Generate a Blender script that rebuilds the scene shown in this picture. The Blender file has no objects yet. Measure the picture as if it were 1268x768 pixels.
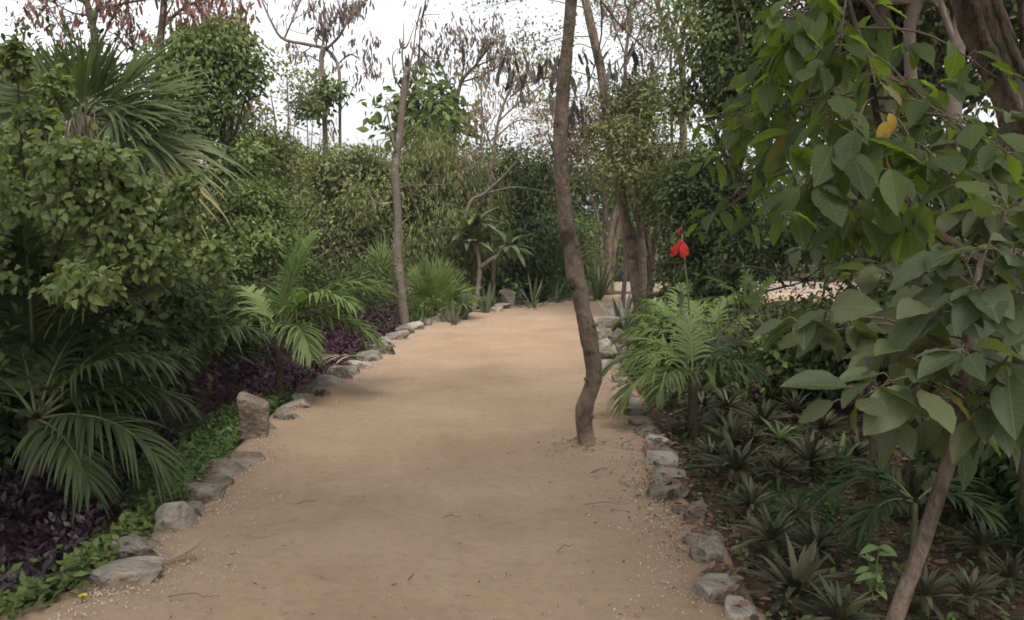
import bpy, bmesh, math
import numpy as np
from math import radians, sin, cos, pi

# ------------------------------------------------------------------ camera, sky, sun, exposure
sc = bpy.context.scene
col = sc.collection
F = 1098.0                      # focal length in photograph pixels (1268 wide)
PITCH = radians(5.4)
CAM = np.array([0.0, 0.0, 1.6])
cd = bpy.data.cameras.new('camera'); cam = bpy.data.objects.new('camera', cd); col.objects.link(cam)
cam.location = CAM; cam.rotation_euler = (pi / 2 - PITCH, 0, 0)
cd.sensor_width = 36.0; cd.lens = F / 1268 * 36; cd.clip_end = 2000; cd.clip_start = 0.05
sc.camera = cam

SUN_EL, SUN_AZ = radians(62), radians(165)
w = bpy.data.worlds.new('World'); sc.world = w; w.use_nodes = True
nt = w.node_tree; bg = nt.nodes['Background']
sky = nt.nodes.new('ShaderNodeTexSky'); sky.sky_type = 'NISHITA'; sky.sun_disc = False
sky.sun_elevation = SUN_EL; sky.sun_rotation = SUN_AZ; sky.dust_density = 4.0; sky.air_density = 1.0
hs = nt.nodes.new('ShaderNodeHueSaturation'); hs.inputs['Saturation'].default_value = 0.12
hs.inputs['Value'].default_value = 1.0
tc = nt.nodes.new('ShaderNodeTexCoord'); nz = nt.nodes.new('ShaderNodeTexNoise')
nz.inputs['Scale'].default_value = 2.2; nz.inputs['Detail'].default_value = 5.0
mr = nt.nodes.new('ShaderNodeMapRange'); mr.inputs[3].default_value = 0.62; mr.inputs[4].default_value = 1.3
mx = nt.nodes.new('ShaderNodeMix'); mx.data_type = 'RGBA'; mx.blend_type = 'MULTIPLY'; mx.inputs[0].default_value = 1.0
nt.links.new(tc.outputs['Generated'], nz.inputs['Vector']); nt.links.new(nz.outputs['Fac'], mr.inputs[0])
nt.links.new(sky.outputs[0], hs.inputs['Color']); nt.links.new(hs.outputs[0], mx.inputs[6])
nt.links.new(mr.outputs[0], mx.inputs[7]); nt.links.new(mx.outputs[2], bg.inputs['Color'])
bg.inputs['Strength'].default_value = 0.15

sl = bpy.data.lights.new('sun', 'SUN'); sun = bpy.data.objects.new('sun', sl); col.objects.link(sun)
sl.energy = 1.0; sl.angle = radians(25); sl.color = (1.0, 0.96, 0.9)
sun.rotation_euler = (pi / 2 - SUN_EL, 0, pi - SUN_AZ)
sun.location = (0, 0, 30)
sc.view_settings.view_transform = 'Standard'; sc.view_settings.look = 'None'
sc.view_settings.exposure = 1.29; sc.view_settings.gamma = 1.0
sc.cycles.max_bounces = 6; sc.cycles.diffuse_bounces = 4; sc.cycles.glossy_bounces = 2
sc.cycles.transmission_bounces = 4; sc.cycles.use_denoising = True
sc.cycles.filter_width = 1.7

# ------------------------------------------------------------------ helpers
rng = np.random.default_rng(7)
FWD = np.array([0, cos(PITCH), -sin(PITCH)]); UPV = np.array([0, sin(PITCH), cos(PITCH)]); RT = np.array([1.0, 0, 0])

def ray(px, py): return FWD + RT * (px - 634) / F + UPV * (384 - py) / F
def at(px, py, Y):
    d = ray(px, py); return CAM + d * (Y / d[1])
def gnd(px, py, z=0.0):
    d = ray(px, py); return CAM + d * ((z - CAM[2]) / d[2])
def nrm(v):
    v = np.asarray(v, float); return v / np.maximum(np.linalg.norm(v, axis=-1, keepdims=True), 1e-9)

def _h(i, j, k, s):
    n = (i * 374761393 + j * 668265263 + k * 2147483647 + s * 974634777) & 0xFFFFFFFF
    n = ((n ^ (n >> 13)) * 1274126177) & 0xFFFFFFFF
    return ((n ^ (n >> 16)) & 0xFFFF) / 65535.0
def noise(p, scale=1.0, seed=0):
    p = np.asarray(p, float) * scale
    i = np.floor(p).astype(np.int64); f = p - i; f = f * f * (3 - 2 * f); out = 0
    for a in (0, 1):
        for b in (0, 1):
            for c in (0, 1):
                wgt = (f[..., 0] if a else 1 - f[..., 0]) * (f[..., 1] if b else 1 - f[..., 1]) * (f[..., 2] if c else 1 - f[..., 2])
                out = out + wgt * _h(i[..., 0] + a, i[..., 1] + b, i[..., 2] + c, seed)
    return out * 2 - 1
def fbm(p, scale=1.0, oct=3, seed=0):
    o, a, t = 0, 1.0, 0
    for k in range(oct):
        o = o + a * noise(p, scale * 2 ** k, seed + k); t += a; a *= 0.5
    return o / t

def crom(pts, n):
    P = np.asarray(pts, float)
    if len(P) < 3:
        t = np.linspace(0, 1, n)[:, None]; return P[0] * (1 - t) + P[-1] * t
    Q = np.vstack([2 * P[0] - P[1], P, 2 * P[-1] - P[-2]])
    seg = len(P) - 1; t = np.linspace(0, seg, n); i = np.minimum(t.astype(int), seg - 1); u = (t - i)[:, None]
    a, b, c, d = Q[i], Q[i + 1], Q[i + 2], Q[i + 3]
    return 0.5 * (2 * b + (c - a) * u + (2 * a - 5 * b + 4 * c - d) * u ** 2 + (3 * b - a - 3 * c + d) * u ** 3)

ORG = {}
class MB:
    def __init__(s): s.V, s.Q, s.T, s.qm, s.tm, s.ti, s.n = [], [], [], [], [], [], 0
    def add(s, V, Fc, mat=0, tint=0.5):
        V = np.asarray(V, float); Fc = np.asarray(Fc, np.int64)
        s.V.append(V); s.ti.append(np.full(len(V), tint) if np.isscalar(tint) else np.asarray(tint, float))
        if len(Fc):
            (s.Q if Fc.shape[1] == 4 else s.T).append(Fc + s.n); (s.qm if Fc.shape[1] == 4 else s.tm).append(np.full(len(Fc), mat))
        s.n += len(V)
    def more(s, Fc, base, mat=0):      # further faces on vertices already added
        Fc = np.asarray(Fc, np.int64)
        (s.Q if Fc.shape[1] == 4 else s.T).append(Fc + base); (s.qm if Fc.shape[1] == 4 else s.tm).append(np.full(len(Fc), mat))
    def mesh(s, name, mats, origin=(0, 0, 0), smooth=True):
        me = bpy.data.meshes.new(name)
        V = np.concatenate(s.V) - np.asarray(origin)
        q = np.concatenate(s.Q).reshape(-1) if s.Q else np.zeros(0, np.int64)
        t = np.concatenate(s.T).reshape(-1) if s.T else np.zeros(0, np.int64)
        nq, ntr = len(q) // 4, len(t) // 3
        me.vertices.add(len(V)); me.vertices.foreach_set('co', V.astype(np.float32).ravel())
        me.loops.add(len(q) + len(t)); me.loops.foreach_set('vertex_index', np.concatenate([q, t]).astype(np.int32))
        me.polygons.add(nq + ntr)
        me.polygons.foreach_set('loop_start', np.concatenate([np.arange(nq) * 4, len(q) + np.arange(ntr) * 3]).astype(np.int32))
        mi = np.concatenate(s.qm + s.tm) if (s.qm or s.tm) else np.zeros(0)
        me.polygons.foreach_set('material_index', mi.astype(np.int32))
        me.polygons.foreach_set('use_smooth', np.full(nq + ntr, smooth))
        a = me.attributes.new('tint', 'FLOAT', 'POINT'); a.data.foreach_set('value', np.concatenate(s.ti).astype(np.float32))
        for m in (mats if isinstance(mats, (list, tuple)) else [mats]): me.materials.append(m)
        me.update(calc_edges=True)
        return me
    def build(s, name, mats, parent=None, smooth=True, kind=None, origin=None, label=None):
        org = ORG[parent.name] if parent is not None else (np.zeros(3) if origin is None else np.asarray(origin, float))
        o = bpy.data.objects.new(name, s.mesh(name, mats, org, smooth)); col.objects.link(o)
        if parent is not None: o.parent = parent
        else: o.location = org
        ORG[o.name] = org
        if kind: o['kind'] = kind
        if label: o['label'] = label
        return o
def tag(o, label, cat, group=None):
    o['label'] = label; o['category'] = cat
    if group: o['group'] = group
    return o
def thing(name, label, cat, loc=(0, 0, 0), group=None):
    o = bpy.data.objects.new(name, None); col.objects.link(o); o.location = loc; o.empty_display_size = 0.1
    ORG[o.name] = np.asarray(loc, float)
    return tag(o, label, cat, group)
def mesh_obj(name, me, parent, M=None):
    o = bpy.data.objects.new(name, me); col.objects.link(o); o.parent = parent
    if M is not None:
        from mathutils import Matrix
        A = np.eye(4); A[:3, :3] = M[0]; A[:3, 3] = np.asarray(M[1]) - ORG[parent.name]
        o.matrix_local = Matrix(A.tolist())
    return o

def frames(d, up):
    y = nrm(d); x = nrm(np.cross(y, up)); z = np.cross(x, y)
    return np.stack([x, y, z], axis=-1)
def tube(mb, pts, rad, sides=8, mat=0, rough=0.0, cap=True, seed=0, tint=0.5):
    P = np.asarray(pts, float); n = len(P); r = np.asarray(rad, float) * np.ones(n)
    T = nrm(np.gradient(P, axis=0)); up = np.array([0.13, 0.97, 0.21]) if abs(T[0][1]) < 0.8 else np.array([1.0, 0.1, 0.2])
    x = nrm(np.cross(T, up)); y = np.cross(T, x); a = np.arange(sides) * 2 * pi / sides
    ring = np.cos(a)[None, :, None] * x[:, None] + np.sin(a)[None, :, None] * y[:, None]
    V = P[:, None] + ring * r[:, None, None]
    if rough: V = V + ring * (r[:, None] * rough * fbm(V * np.array([1, 1, .5]), 1.3 / max(r.max(), .01), 4, seed))[..., None]
    b = mb.n; V = V.reshape(-1, 3)
    i, j = np.meshgrid(np.arange(n - 1), np.arange(sides), indexing='ij'); j2 = (j + 1) % sides
    Q = np.stack([i * sides + j, i * sides + j2, (i + 1) * sides + j2, (i + 1) * sides + j], -1).reshape(-1, 4)
    mb.add(np.vstack([V, P[0], P[-1]]), Q, mat, tint)
    if cap:
        jj = np.arange(sides); k = (jj + 1) % sides
        mb.more(np.vstack([np.stack([np.full(sides, n * sides), k, jj], -1), np.stack([np.full(sides, n * sides + 1), (n - 1) * sides + jj, (n - 1) * sides + k], -1)]), b, mat)

# ---- leaf templates: base at the origin, tip at +Y, upper face +Z
T2 = (np.array([[0, 0, 0], [.24, .45, .07], [0, 1, -.08], [-.24, .45, .07]]), np.array([[0, 1, 2], [0, 2, 3]]))
def ovate(wd=.5, n=4, fold=.10, droop=.18, peak=.42, wave=0.0, petiole=0.0):
    t = np.linspace(0, 1, n + 2); V = []
    wid = np.where(t < peak, np.sin(t / peak * pi / 2) ** .75, np.cos((t - peak) / (1 - peak) * pi / 2) ** .9) * wd / 2
    wid[0] = 0.015; wid[-1] = 0.004
    for k, tt in enumerate(t):
        z = -droop * tt ** 2; ww = wave * sin(k * 2.4)
        for u in (-1, -.55, 0, .55, 1): V.append([u * wid[k], tt, z + fold * abs(u) * wid[k] * 2 + ww * (abs(u) ** 2) * (1 if u > 0 else -.7) * wid[k]])
    V = np.array(V); V[:, 1] += petiole; Fq = []
    for k in range(n + 1):
        for c in range(4): Fq.append([k * 5 + c, k * 5 + c + 1, (k + 1) * 5 + c + 1, (k + 1) * 5 + c])
    return V, np.array(Fq)
def strip(wd=.1, n=3, droop=.2, fold=.3):
    t = np.linspace(0, 1, n + 1); wid = wd / 2 * np.sin(np.clip(t * .88 + .12, 0, 1) * pi) ** .6; wid[-1] = .002; V = []
    for k, tt in enumerate(t):
        for u in (-1, 0, 1): V.append([u * wid[k], tt, -droop * tt ** 2 + fold * abs(u) * wid[k]])
    Fq = [[k * 3 + c, k * 3 + c + 1, (k + 1) * 3 + c + 1, (k + 1) * 3 + c] for k in range(n) for c in range(2)]
    return np.array(V), np.array(Fq)
LEAF5 = (np.array([[0, 0, 0], [.2, .25, .05], [.25, .5, .05], [0, 1, -.12], [-.25, .5, .05], [-.2, .25, .05], [0, .45, 0]]),
         np.array([[0, 1, 6], [1, 2, 6], [2, 3, 6], [3, 4, 6], [4, 5, 6], [5, 0, 6]]))
POD = (np.array([[0, 0, 0], [.12, .3, .03], [.10, .8, 0], [0, 1, .05], [-.10, .8, 0], [-.12, .3, .03]]), np.array([[0, 1, 4, 5], [1, 2, 3, 4]]))
NARROW = (np.array([[0, 0, 0], [.11, .4, .03], [0, 1, -.2], [-.11, .4, .03]]), np.array([[0, 1, 2], [0, 2, 3]]))
GRASS = strip(.07, 3, .35, .3)
def cloud(mb, tm, P, D, U, S, mat=0, tint=None):
    V, Fc = tm; n = len(P); R = frames(D, U); S = np.asarray(S) * np.ones(n)
    W = np.einsum('nij,vj->nvi', R, V) * S[:, None, None] + P[:, None]
    Fa = (Fc[None] + (np.arange(n) * len(V))[:, None, None]).reshape(-1, Fc.shape[1])
    ti = rng.random(n) if tint is None else tint
    mb.add(W.reshape(-1, 3), Fa, mat, np.repeat(ti, len(V)))

# ------------------------------------------------------------------ materials
def M_(name):
    m = bpy.data.materials.new(name); m.use_nodes = True; return m, m.node_tree, m.node_tree.nodes, m.node_tree.links
def ramp(N, cols):
    r = N.new('ShaderNodeValToRGB'); e = r.color_ramp.elements
    while len(e) < len(cols): e.new(0.5)
    for k, (p, c) in enumerate(cols): e[k].position = p; e[k].color = (*c, 1)
    return r
def leaf_mat(name, cols, obj=False, trans=.3, rough=.5, spec=.35, tcol=(1.2, 1.25, .65), vein=False):
    m, t, N, L = M_(name); P = N['Principled BSDF']
    if obj:
        src = N.new('ShaderNodeObjectInfo').outputs['Random']
    else:
        a = N.new('ShaderNodeAttribute'); a.attribute_name = 'tint'; src = a.outputs['Fac']
    tcn = N.new('ShaderNodeTexCoord'); nz = N.new('ShaderNodeTexNoise'); nz.inputs['Scale'].default_value = 9 if vein else 3
    nz.inputs['Detail'].default_value = 3; L.new(tcn.outputs['Object'], nz.inputs['Vector'])
    ad = N.new('ShaderNodeMath'); ad.operation = 'MULTIPLY_ADD'; ad.inputs[1].default_value = .35; L.new(nz.outputs['Fac'], ad.inputs[0])
    su = N.new('ShaderNodeMath'); su.operation = 'SUBTRACT'; su.inputs[1].default_value = .17; L.new(src, su.inputs[0]); L.new(su.outputs[0], ad.inputs[2])
    r = ramp(N, cols); L.new(ad.outputs[0], r.inputs[0]); out = r.outputs[0]
    if not name.startswith(('red', 'yellow')):
        hsv = N.new('ShaderNodeHueSaturation'); hsv.inputs['Saturation'].default_value = .87; hsv.inputs['Value'].default_value = 1.15; L.new(out, hsv.inputs['Color']); out = hsv.outputs[0]
    if vein:   # paler midrib and slanted side veins of the blade
        sx = N.new('ShaderNodeSeparateXYZ'); L.new(tcn.outputs['Object'], sx.inputs[0])
        ax = N.new('ShaderNodeMath'); ax.operation = 'ABSOLUTE'; L.new(sx.outputs[0], ax.inputs[0])
        mid = N.new('ShaderNodeMapRange'); mid.inputs[1].default_value = .0; mid.inputs[2].default_value = .014; mid.inputs[3].default_value = .5; mid.inputs[4].default_value = 0
        L.new(ax.outputs[0], mid.inputs[0])
        sv = N.new('ShaderNodeMath'); sv.operation = 'MULTIPLY_ADD'; sv.inputs[1].default_value = -.7; L.new(ax.outputs[0], sv.inputs[0]); L.new(sx.outputs[1], sv.inputs[2])
        fr = N.new('ShaderNodeMath'); fr.operation = 'PINGPONG'; fr.inputs[1].default_value = .05; L.new(sv.outputs[0], fr.inputs[0])
        vr = N.new('ShaderNodeMapRange'); vr.inputs[1].default_value = 0; vr.inputs[2].default_value = .008; vr.inputs[3].default_value = .3; vr.inputs[4].default_value = 0
        L.new(fr.outputs[0], vr.inputs[0])
        mxm = N.new('ShaderNodeMath'); mxm.operation = 'MAXIMUM'; L.new(mid.outputs[0], mxm.inputs[0]); L.new(vr.outputs[0], mxm.inputs[1])
        mc = N.new('ShaderNodeMix'); mc.data_type = 'RGBA'; L.new(mxm.outputs[0], mc.inputs[0]); L.new(out, mc.inputs[6]); mc.inputs[7].default_value = (*[min(1, c * 1.6 + .03) for c in cols[-1][1]], 1)
        out = mc.outputs[2]
        sp = N.new('ShaderNodeTexNoise'); sp.inputs['Scale'].default_value = 5; sp.inputs['Detail'].default_value = 4; oi2 = N.new('ShaderNodeObjectInfo'); va = N.new('ShaderNodeVectorMath'); va.operation = 'ADD'; L.new(tcn.outputs['Object'], va.inputs[0]); L.new(oi2.outputs['Location'], va.inputs[1]); L.new(va.outputs[0], sp.inputs['Vector'])
        sr = N.new('ShaderNodeMapRange'); sr.inputs[1].default_value = .66; sr.inputs[2].default_value = .72; sr.inputs[3].default_value = 0; sr.inputs[4].default_value = .8; L.new(sp.outputs['Fac'], sr.inputs[0])
        mb2 = N.new('ShaderNodeMix'); mb2.data_type = 'RGBA'; L.new(sr.outputs[0], mb2.inputs[0]); L.new(out, mb2.inputs[6]); mb2.inputs[7].default_value = (.16, .1, .04, 1); out = mb2.outputs[2]
        bp = N.new('ShaderNodeBump'); bp.inputs['Strength'].default_value = .25; bp.inputs['Distance'].default_value = .01; L.new(mxm.outputs[0], bp.inputs['Height']); L.new(bp.outputs[0], P.inputs['Normal'])
    L.new(out, P.inputs['Base Color']); P.inputs['Roughness'].default_value = rough; P.inputs['Specular IOR Level'].default_value = spec
    tb = N.new('ShaderNodeBsdfTranslucent'); mm = N.new('ShaderNodeMix'); mm.data_type = 'RGBA'; mm.blend_type = 'MULTIPLY'; mm.inputs[0].default_value = 1
    L.new(out, mm.inputs[6]); mm.inputs[7].default_value = (*tcol, 1); L.new(mm.outputs[2], tb.inputs['Color'])
    ms = N.new('ShaderNodeMixShader'); ms.inputs[0].default_value = trans; L.new(P.outputs[0], ms.inputs[1]); L.new(tb.outputs[0], ms.inputs[2])
    L.new(ms.outputs[0], N['Material Output'].inputs['Surface']); return m
def rough_mat(name, cols, scale=6, detail=8, rough=.9, bump=.5, dist=.02, spec=.2, stretch=(1, 1, 1), spots=None, obj_var=0.0):
    m, t, N, L = M_(name); P = N['Principled BSDF']; tcn = N.new('ShaderNodeTexCoord'); mp = N.new('ShaderNodeMapping'); mp.inputs['Scale'].default_value = stretch
    L.new(tcn.outputs['Object'], mp.inputs[0]); nz = N.new('ShaderNodeTexNoise'); nz.inputs['Scale'].default_value = scale; nz.inputs['Detail'].default_value = detail; nz.inputs['Roughness'].default_value = .65
    L.new(mp.outputs[0], nz.inputs['Vector']); src = nz.outputs['Fac']
    if obj_var:
        oi = N.new('ShaderNodeObjectInfo'); ma = N.new('ShaderNodeMath'); ma.operation = 'MULTIPLY_ADD'; ma.inputs[1].default_value = obj_var
        L.new(oi.outputs['Random'], ma.inputs[0]); sb = N.new('ShaderNodeMath'); sb.operation = 'SUBTRACT'; sb.inputs[1].default_value = obj_var / 2
        L.new(src, sb.inputs[0]); L.new(sb.outputs[0], ma.inputs[2]); src = ma.outputs[0]
    r = ramp(N, cols); L.new(src, r.inputs[0]); out = r.outputs[0]
    if spots:
        n2 = N.new('ShaderNodeTexNoise'); n2.inputs['Scale'].default_value = spots[1]; n2.inputs['Detail'].default_value = 5; L.new(tcn.outputs['Object'], n2.inputs['Vector'])
        m2 = N.new('ShaderNodeMapRange'); m2.inputs[1].default_value = spots[2]; m2.inputs[2].default_value = spots[2] + .07; L.new(n2.outputs['Fac'], m2.inputs[0])
        mc = N.new('ShaderNodeMix'); mc.data_type = 'RGBA'; L.new(m2.outputs[0], mc.inputs[0]); L.new(out, mc.inputs[6]); mc.inputs[7].default_value = (*spots[0], 1); out = mc.outputs[2]
    L.new(out, P.inputs['Base Color']); P.inputs['Roughness'].default_value = rough; P.inputs['Specular IOR Level'].default_value = spec
    n3 = N.new('ShaderNodeTexNoise'); n3.inputs['Scale'].default_value = scale * 4; n3.inputs['Detail'].default_value = 6; L.new(mp.outputs[0], n3.inputs['Vector'])
    bp = N.new('ShaderNodeBump'); bp.inputs['Strength'].default_value = bump; bp.inputs['Distance'].default_value = dist; L.new(n3.outputs['Fac'], bp.inputs['Height']); L.new(bp.outputs[0], P.inputs['Normal'])
    return m

G = lambda *a: [(0.0, a[0]), (0.5, a[1]), (1.0, a[2])]
olive = leaf_mat('olive_leaf', G((.06, .075, .02), (.115, .13, .04), (.19, .2, .07)), rough=.75, spec=.1)
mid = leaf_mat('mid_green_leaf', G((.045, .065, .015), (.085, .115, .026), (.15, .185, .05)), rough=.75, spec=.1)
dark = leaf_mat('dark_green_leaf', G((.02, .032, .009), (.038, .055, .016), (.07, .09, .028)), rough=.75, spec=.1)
bright = leaf_mat('bright_green_leaf', G((.05, .09, .02), (.085, .15, .03), (.13, .2, .05)), rough=.75, spec=.1)
drab = leaf_mat('dry_brown_leaf', G((.09, .06, .032), (.17, .115, .065), (.24, .19, .105)), trans=.2, rough=.75, spec=.1)
podm = leaf_mat('brown_pod', G((.055, .034, .025), (.1, .064, .047), (.15, .1, .075)), trans=.1)
redpod = leaf_mat('red_brown_pod', G((.075, .028, .02), (.13, .045, .034), (.17, .075, .055)), trans=.15, tcol=(1.3, 1, .9))
darkpod = leaf_mat('dark_pod', G((.018, .014, .011), (.035, .028, .021), (.06, .046, .034)), trans=.05)
purple = leaf_mat('purple_leaf', G((.009, .004, .007), (.019, .008, .015), (.038, .017, .03)), trans=.12, tcol=(1.3, .6, .9), rough=.4)
maroon = leaf_mat('maroon_leaf', G((.018, .006, .011), (.042, .013, .025), (.075, .028, .046)), trans=.12, tcol=(1.3, .6, .9), rough=.5)
cover = leaf_mat('ground_cover_leaf', G((.045, .08, .02), (.075, .125, .03), (.12, .17, .045)), rough=.75, spec=.1)
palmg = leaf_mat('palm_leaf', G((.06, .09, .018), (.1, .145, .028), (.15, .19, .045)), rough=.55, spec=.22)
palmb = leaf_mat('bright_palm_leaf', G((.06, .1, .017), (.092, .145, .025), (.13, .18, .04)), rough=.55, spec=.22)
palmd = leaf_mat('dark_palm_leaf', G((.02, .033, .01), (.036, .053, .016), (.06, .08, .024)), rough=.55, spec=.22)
palmy = leaf_mat('yellowing_palm_leaf', G((.1, .1, .03), (.19, .17, .065), (.26, .2, .1)), trans=.25)
fanm = leaf_mat('fan_palm_leaf', G((.05, .07, .022), (.085, .11, .036), (.13, .155, .06)), rough=.55, spec=.22)
strap = leaf_mat('strap_leaf', G((.035, .055, .025), (.06, .09, .04), (.1, .13, .06)), rough=.4)
rosm = leaf_mat('rosette_leaf', G((.022, .03, .014), (.045, .05, .024), (.1, .085, .042)), obj=True, rough=.5, spec=.25, trans=.12)
rosb = leaf_mat('bright_rosette_leaf', G((.06, .11, .025), (.1, .16, .04), (.13, .19, .06)), obj=True, rough=.45)
bigl = leaf_mat('broad_leaf', G((.045, .065, .026), (.07, .09, .036), (.11, .13, .052)), obj=True, trans=.42, rough=.5, spec=.35, vein=True, tcol=(1.35, 1.45, .5))
bigy = leaf_mat('backlit_broad_leaf', G((.045, .068, .024), (.07, .1, .032), (.115, .15, .045)), obj=True, trans=.6, rough=.55, spec=.3, vein=True, tcol=(1.75, 1.9, .4))
heart = leaf_mat('heart_leaf', G((.085, .12, .028), (.145, .19, .045), (.22, .25, .07)), obj=True, trans=.4, rough=.5, vein=True)
hearta = leaf_mat('heart_leaf_mass', G((.085, .12, .028), (.145, .19, .045), (.22, .25, .07)), trans=.4, rough=.5)
yellow = leaf_mat('yellow_leaf', G((.3, .2, .02), (.38, .24, .03), (.42, .28, .04)), obj=True, trans=.35, tcol=(1.2, 1.1, .6))
litm = leaf_mat('fallen_leaf', G((.035, .02, .011), (.085, .043, .022), (.19, .095, .045)), trans=.08, rough=.7)
drym = leaf_mat('dry_frond', G((.14, .095, .06), (.22, .155, .1), (.3, .22, .15)), trans=.1, rough=.7)
redm = leaf_mat('red_petal', G((.22, .005, .005), (.32, .01, .008), (.42, .025, .016)), obj=True, trans=.25, tcol=(1.2, .8, .8))
petaly = leaf_mat('yellow_petal', G((.6, .42, .02), (.7, .5, .03), (.75, .55, .05)), obj=True)
barkb = rough_mat('brown_bark', [(.28, (.05, .037, .026)), (.5, (.135, .1, .072)), (.75, (.24, .19, .145))], 11, 10, .9, 1.0, .03, stretch=(1, 1, .45), spots=((.06, .045, .033), 5, .57))
barkg = rough_mat('grey_bark', G((.06, .048, .038), (.125, .1, .08), (.21, .172, .138)), 12, 9, .9, .8, .02, stretch=(1, 1, .5), spots=((.24, .21, .175), 6, .6))
barkr = rough_mat('furrowed_brown_bark', [(.3, (.03, .02, .014)), (.48, (.12, .08, .057)), (.7, (.26, .2, .155))], 5, 12, .9, 1.0, .08, stretch=(1, 1, .35), spots=((.06, .055, .035), 2.2, .55))
barkp = rough_mat('pale_pink_bark', G((.085, .062, .048), (.175, .132, .105), (.28, .225, .185)), 5, 8, .85, .5, .02, spots=((.09, .07, .05), 4, .57))
barkd = rough_mat('dark_bark', G((.03, .024, .018), (.06, .047, .034), (.1, .08, .06)), 12, 8, .9, .6, .02)
stemg = rough_mat('green_stem', G((.06, .07, .025), (.1, .11, .045), (.14, .13, .065)), 20, 5, .6, .2, .005)
twigm = rough_mat('twig', G((.07, .05, .035), (.12, .09, .065), (.17, .135, .1)), 20, 4, .9, .3, .005)
thatch = leaf_mat('dry_thatch', G((.13, .1, .07), (.22, .18, .13), (.32, .27, .2)), trans=.1, rough=.8)
stone = rough_mat('limestone', [(.3, (.085, .072, .056)), (.5, (.18, .155, .124)), (.72, (.3, .265, .218))], 6, 12, .95, 1.0, .05, spots=((.06, .055, .04), 3.5, .58), obj_var=.16)
stonep = rough_mat('pale_limestone', [(.3, (.14, .12, .096)), (.5, (.255, .224, .184)), (.72, (.36, .325, .275))], 5, 12, .95, .9, .04, spots=((.2, .145, .1), 3, .56), obj_var=.14)
stonem = rough_mat('brown_stone', [(.3, (.065, .051, .038)), (.5, (.165, .13, .097)), (.72, (.28, .233, .185))], 6, 12, .95, 1.0, .05, spots=((.2, .185, .16), 4, .56), obj_var=.1)

def path_material():
    m, t, N, L = M_('sand_path'); P = N['Principled BSDF']; tcn = N.new('ShaderNodeTexCoord')
    def nz(s, d=6, st=None):
        n = N.new('ShaderNodeTexNoise'); n.inputs['Scale'].default_value = s; n.inputs['Detail'].default_value = d; n.inputs['Roughness'].default_value = .6
        if st:
            mp = N.new('ShaderNodeMapping'); mp.inputs['Scale'].default_value = st; L.new(tcn.outputs['Object'], mp.inputs[0]); L.new(mp.outputs[0], n.inputs['Vector'])
        else: L.new(tcn.outputs['Object'], n.inputs['Vector'])
        return n
    a = nz(.9, 5); b = nz(14, 8); c = nz(160, 3)
    r1 = ramp(N, [(.3, (.25, .172, .113)), (.5, (.295, .209, .141)), (.7, (.335, .243, .17))]); L.new(a.outputs['Fac'], r1.inputs[0])
    r2 = ramp(N, [(.25, (.84, .83, .82)), (.5, (1, 1, 1)), (.75, (1.0, 1.0, 1.0))]); L.new(b.outputs['Fac'], r2.inputs[0])
    r3 = ramp(N, [(.28, (.78, .77, .76)), (.42, (1, 1, 1)), (.66, (1.0, 1.0, 1.0)), (.8, (1, 1, 1))]); L.new(c.outputs['Fac'], r3.inputs[0])
    m1 = N.new('ShaderNodeMix'); m1.data_type = 'RGBA'; m1.blend_type = 'MULTIPLY'; m1.inputs[0].default_value = 1; L.new(r1.outputs[0], m1.inputs[6]); L.new(r2.outputs[0], m1.inputs[7])
    m2 = N.new('ShaderNodeMix'); m2.data_type = 'RGBA'; m2.blend_type = 'MULTIPLY'; m2.inputs[0].default_value = 1; L.new(m1.outputs[2], m2.inputs[6]); L.new(r3.outputs[0], m2.inputs[7])
    # darker organic stain where leaf dust gathers at the edges (tint attribute: 1 at the rim)
    at_ = N.new('ShaderNodeAttribute'); at_.attribute_name = 'tint'; e = nz(5, 6)
    mu = N.new('ShaderNodeMath'); mu.operation = 'MULTIPLY'; L.new(at_.outputs['Fac'], mu.inputs[0]); L.new(e.outputs['Fac'], mu.inputs[1])
    m3 = N.new('ShaderNodeMix'); m3.data_type = 'RGBA'; L.new(mu.outputs[0], m3.inputs[0]); L.new(m2.outputs[2], m3.inputs[6]); m3.inputs[7].default_value = (.23, .15, .094, 1)
    L.new(m3.outputs[2], P.inputs['Base Color']); P.inputs['Roughness'].default_value = .95; P.inputs['Specular IOR Level'].default_value = .1
    ad = N.new('ShaderNodeMath'); ad.operation = 'MULTIPLY_ADD'; ad.inputs[1].default_value = .4; L.new(c.outputs['Fac'], ad.inputs[0]); L.new(b.outputs['Fac'], ad.inputs[2])
    bp = N.new('ShaderNodeBump'); bp.inputs['Strength'].default_value = .6; bp.inputs['Distance'].default_value = .03; L.new(ad.outputs[0], bp.inputs['Height']); L.new(bp.outputs[0], P.inputs['Normal'])
    return m
sandm = path_material()
soil = rough_mat('dark_soil', [(.25, (.025, .017, .011)), (.5, (.055, .036, .023)), (.75, (.1, .065, .04))], 7, 10, .95, 1.0, .04, spots=((.045, .05, .018), 1.3, .56))
paving = rough_mat('grey_gravel', G((.15, .115, .085), (.215, .165, .125), (.27, .215, .165)), 5, 9, .95, .6, .02)
chipm = leaf_mat('gravel_chip', G((.25, .18, .125), (.32, .245, .18), (.42, .35, .275)), trans=.0, rough=.95, spec=.1)

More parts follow.
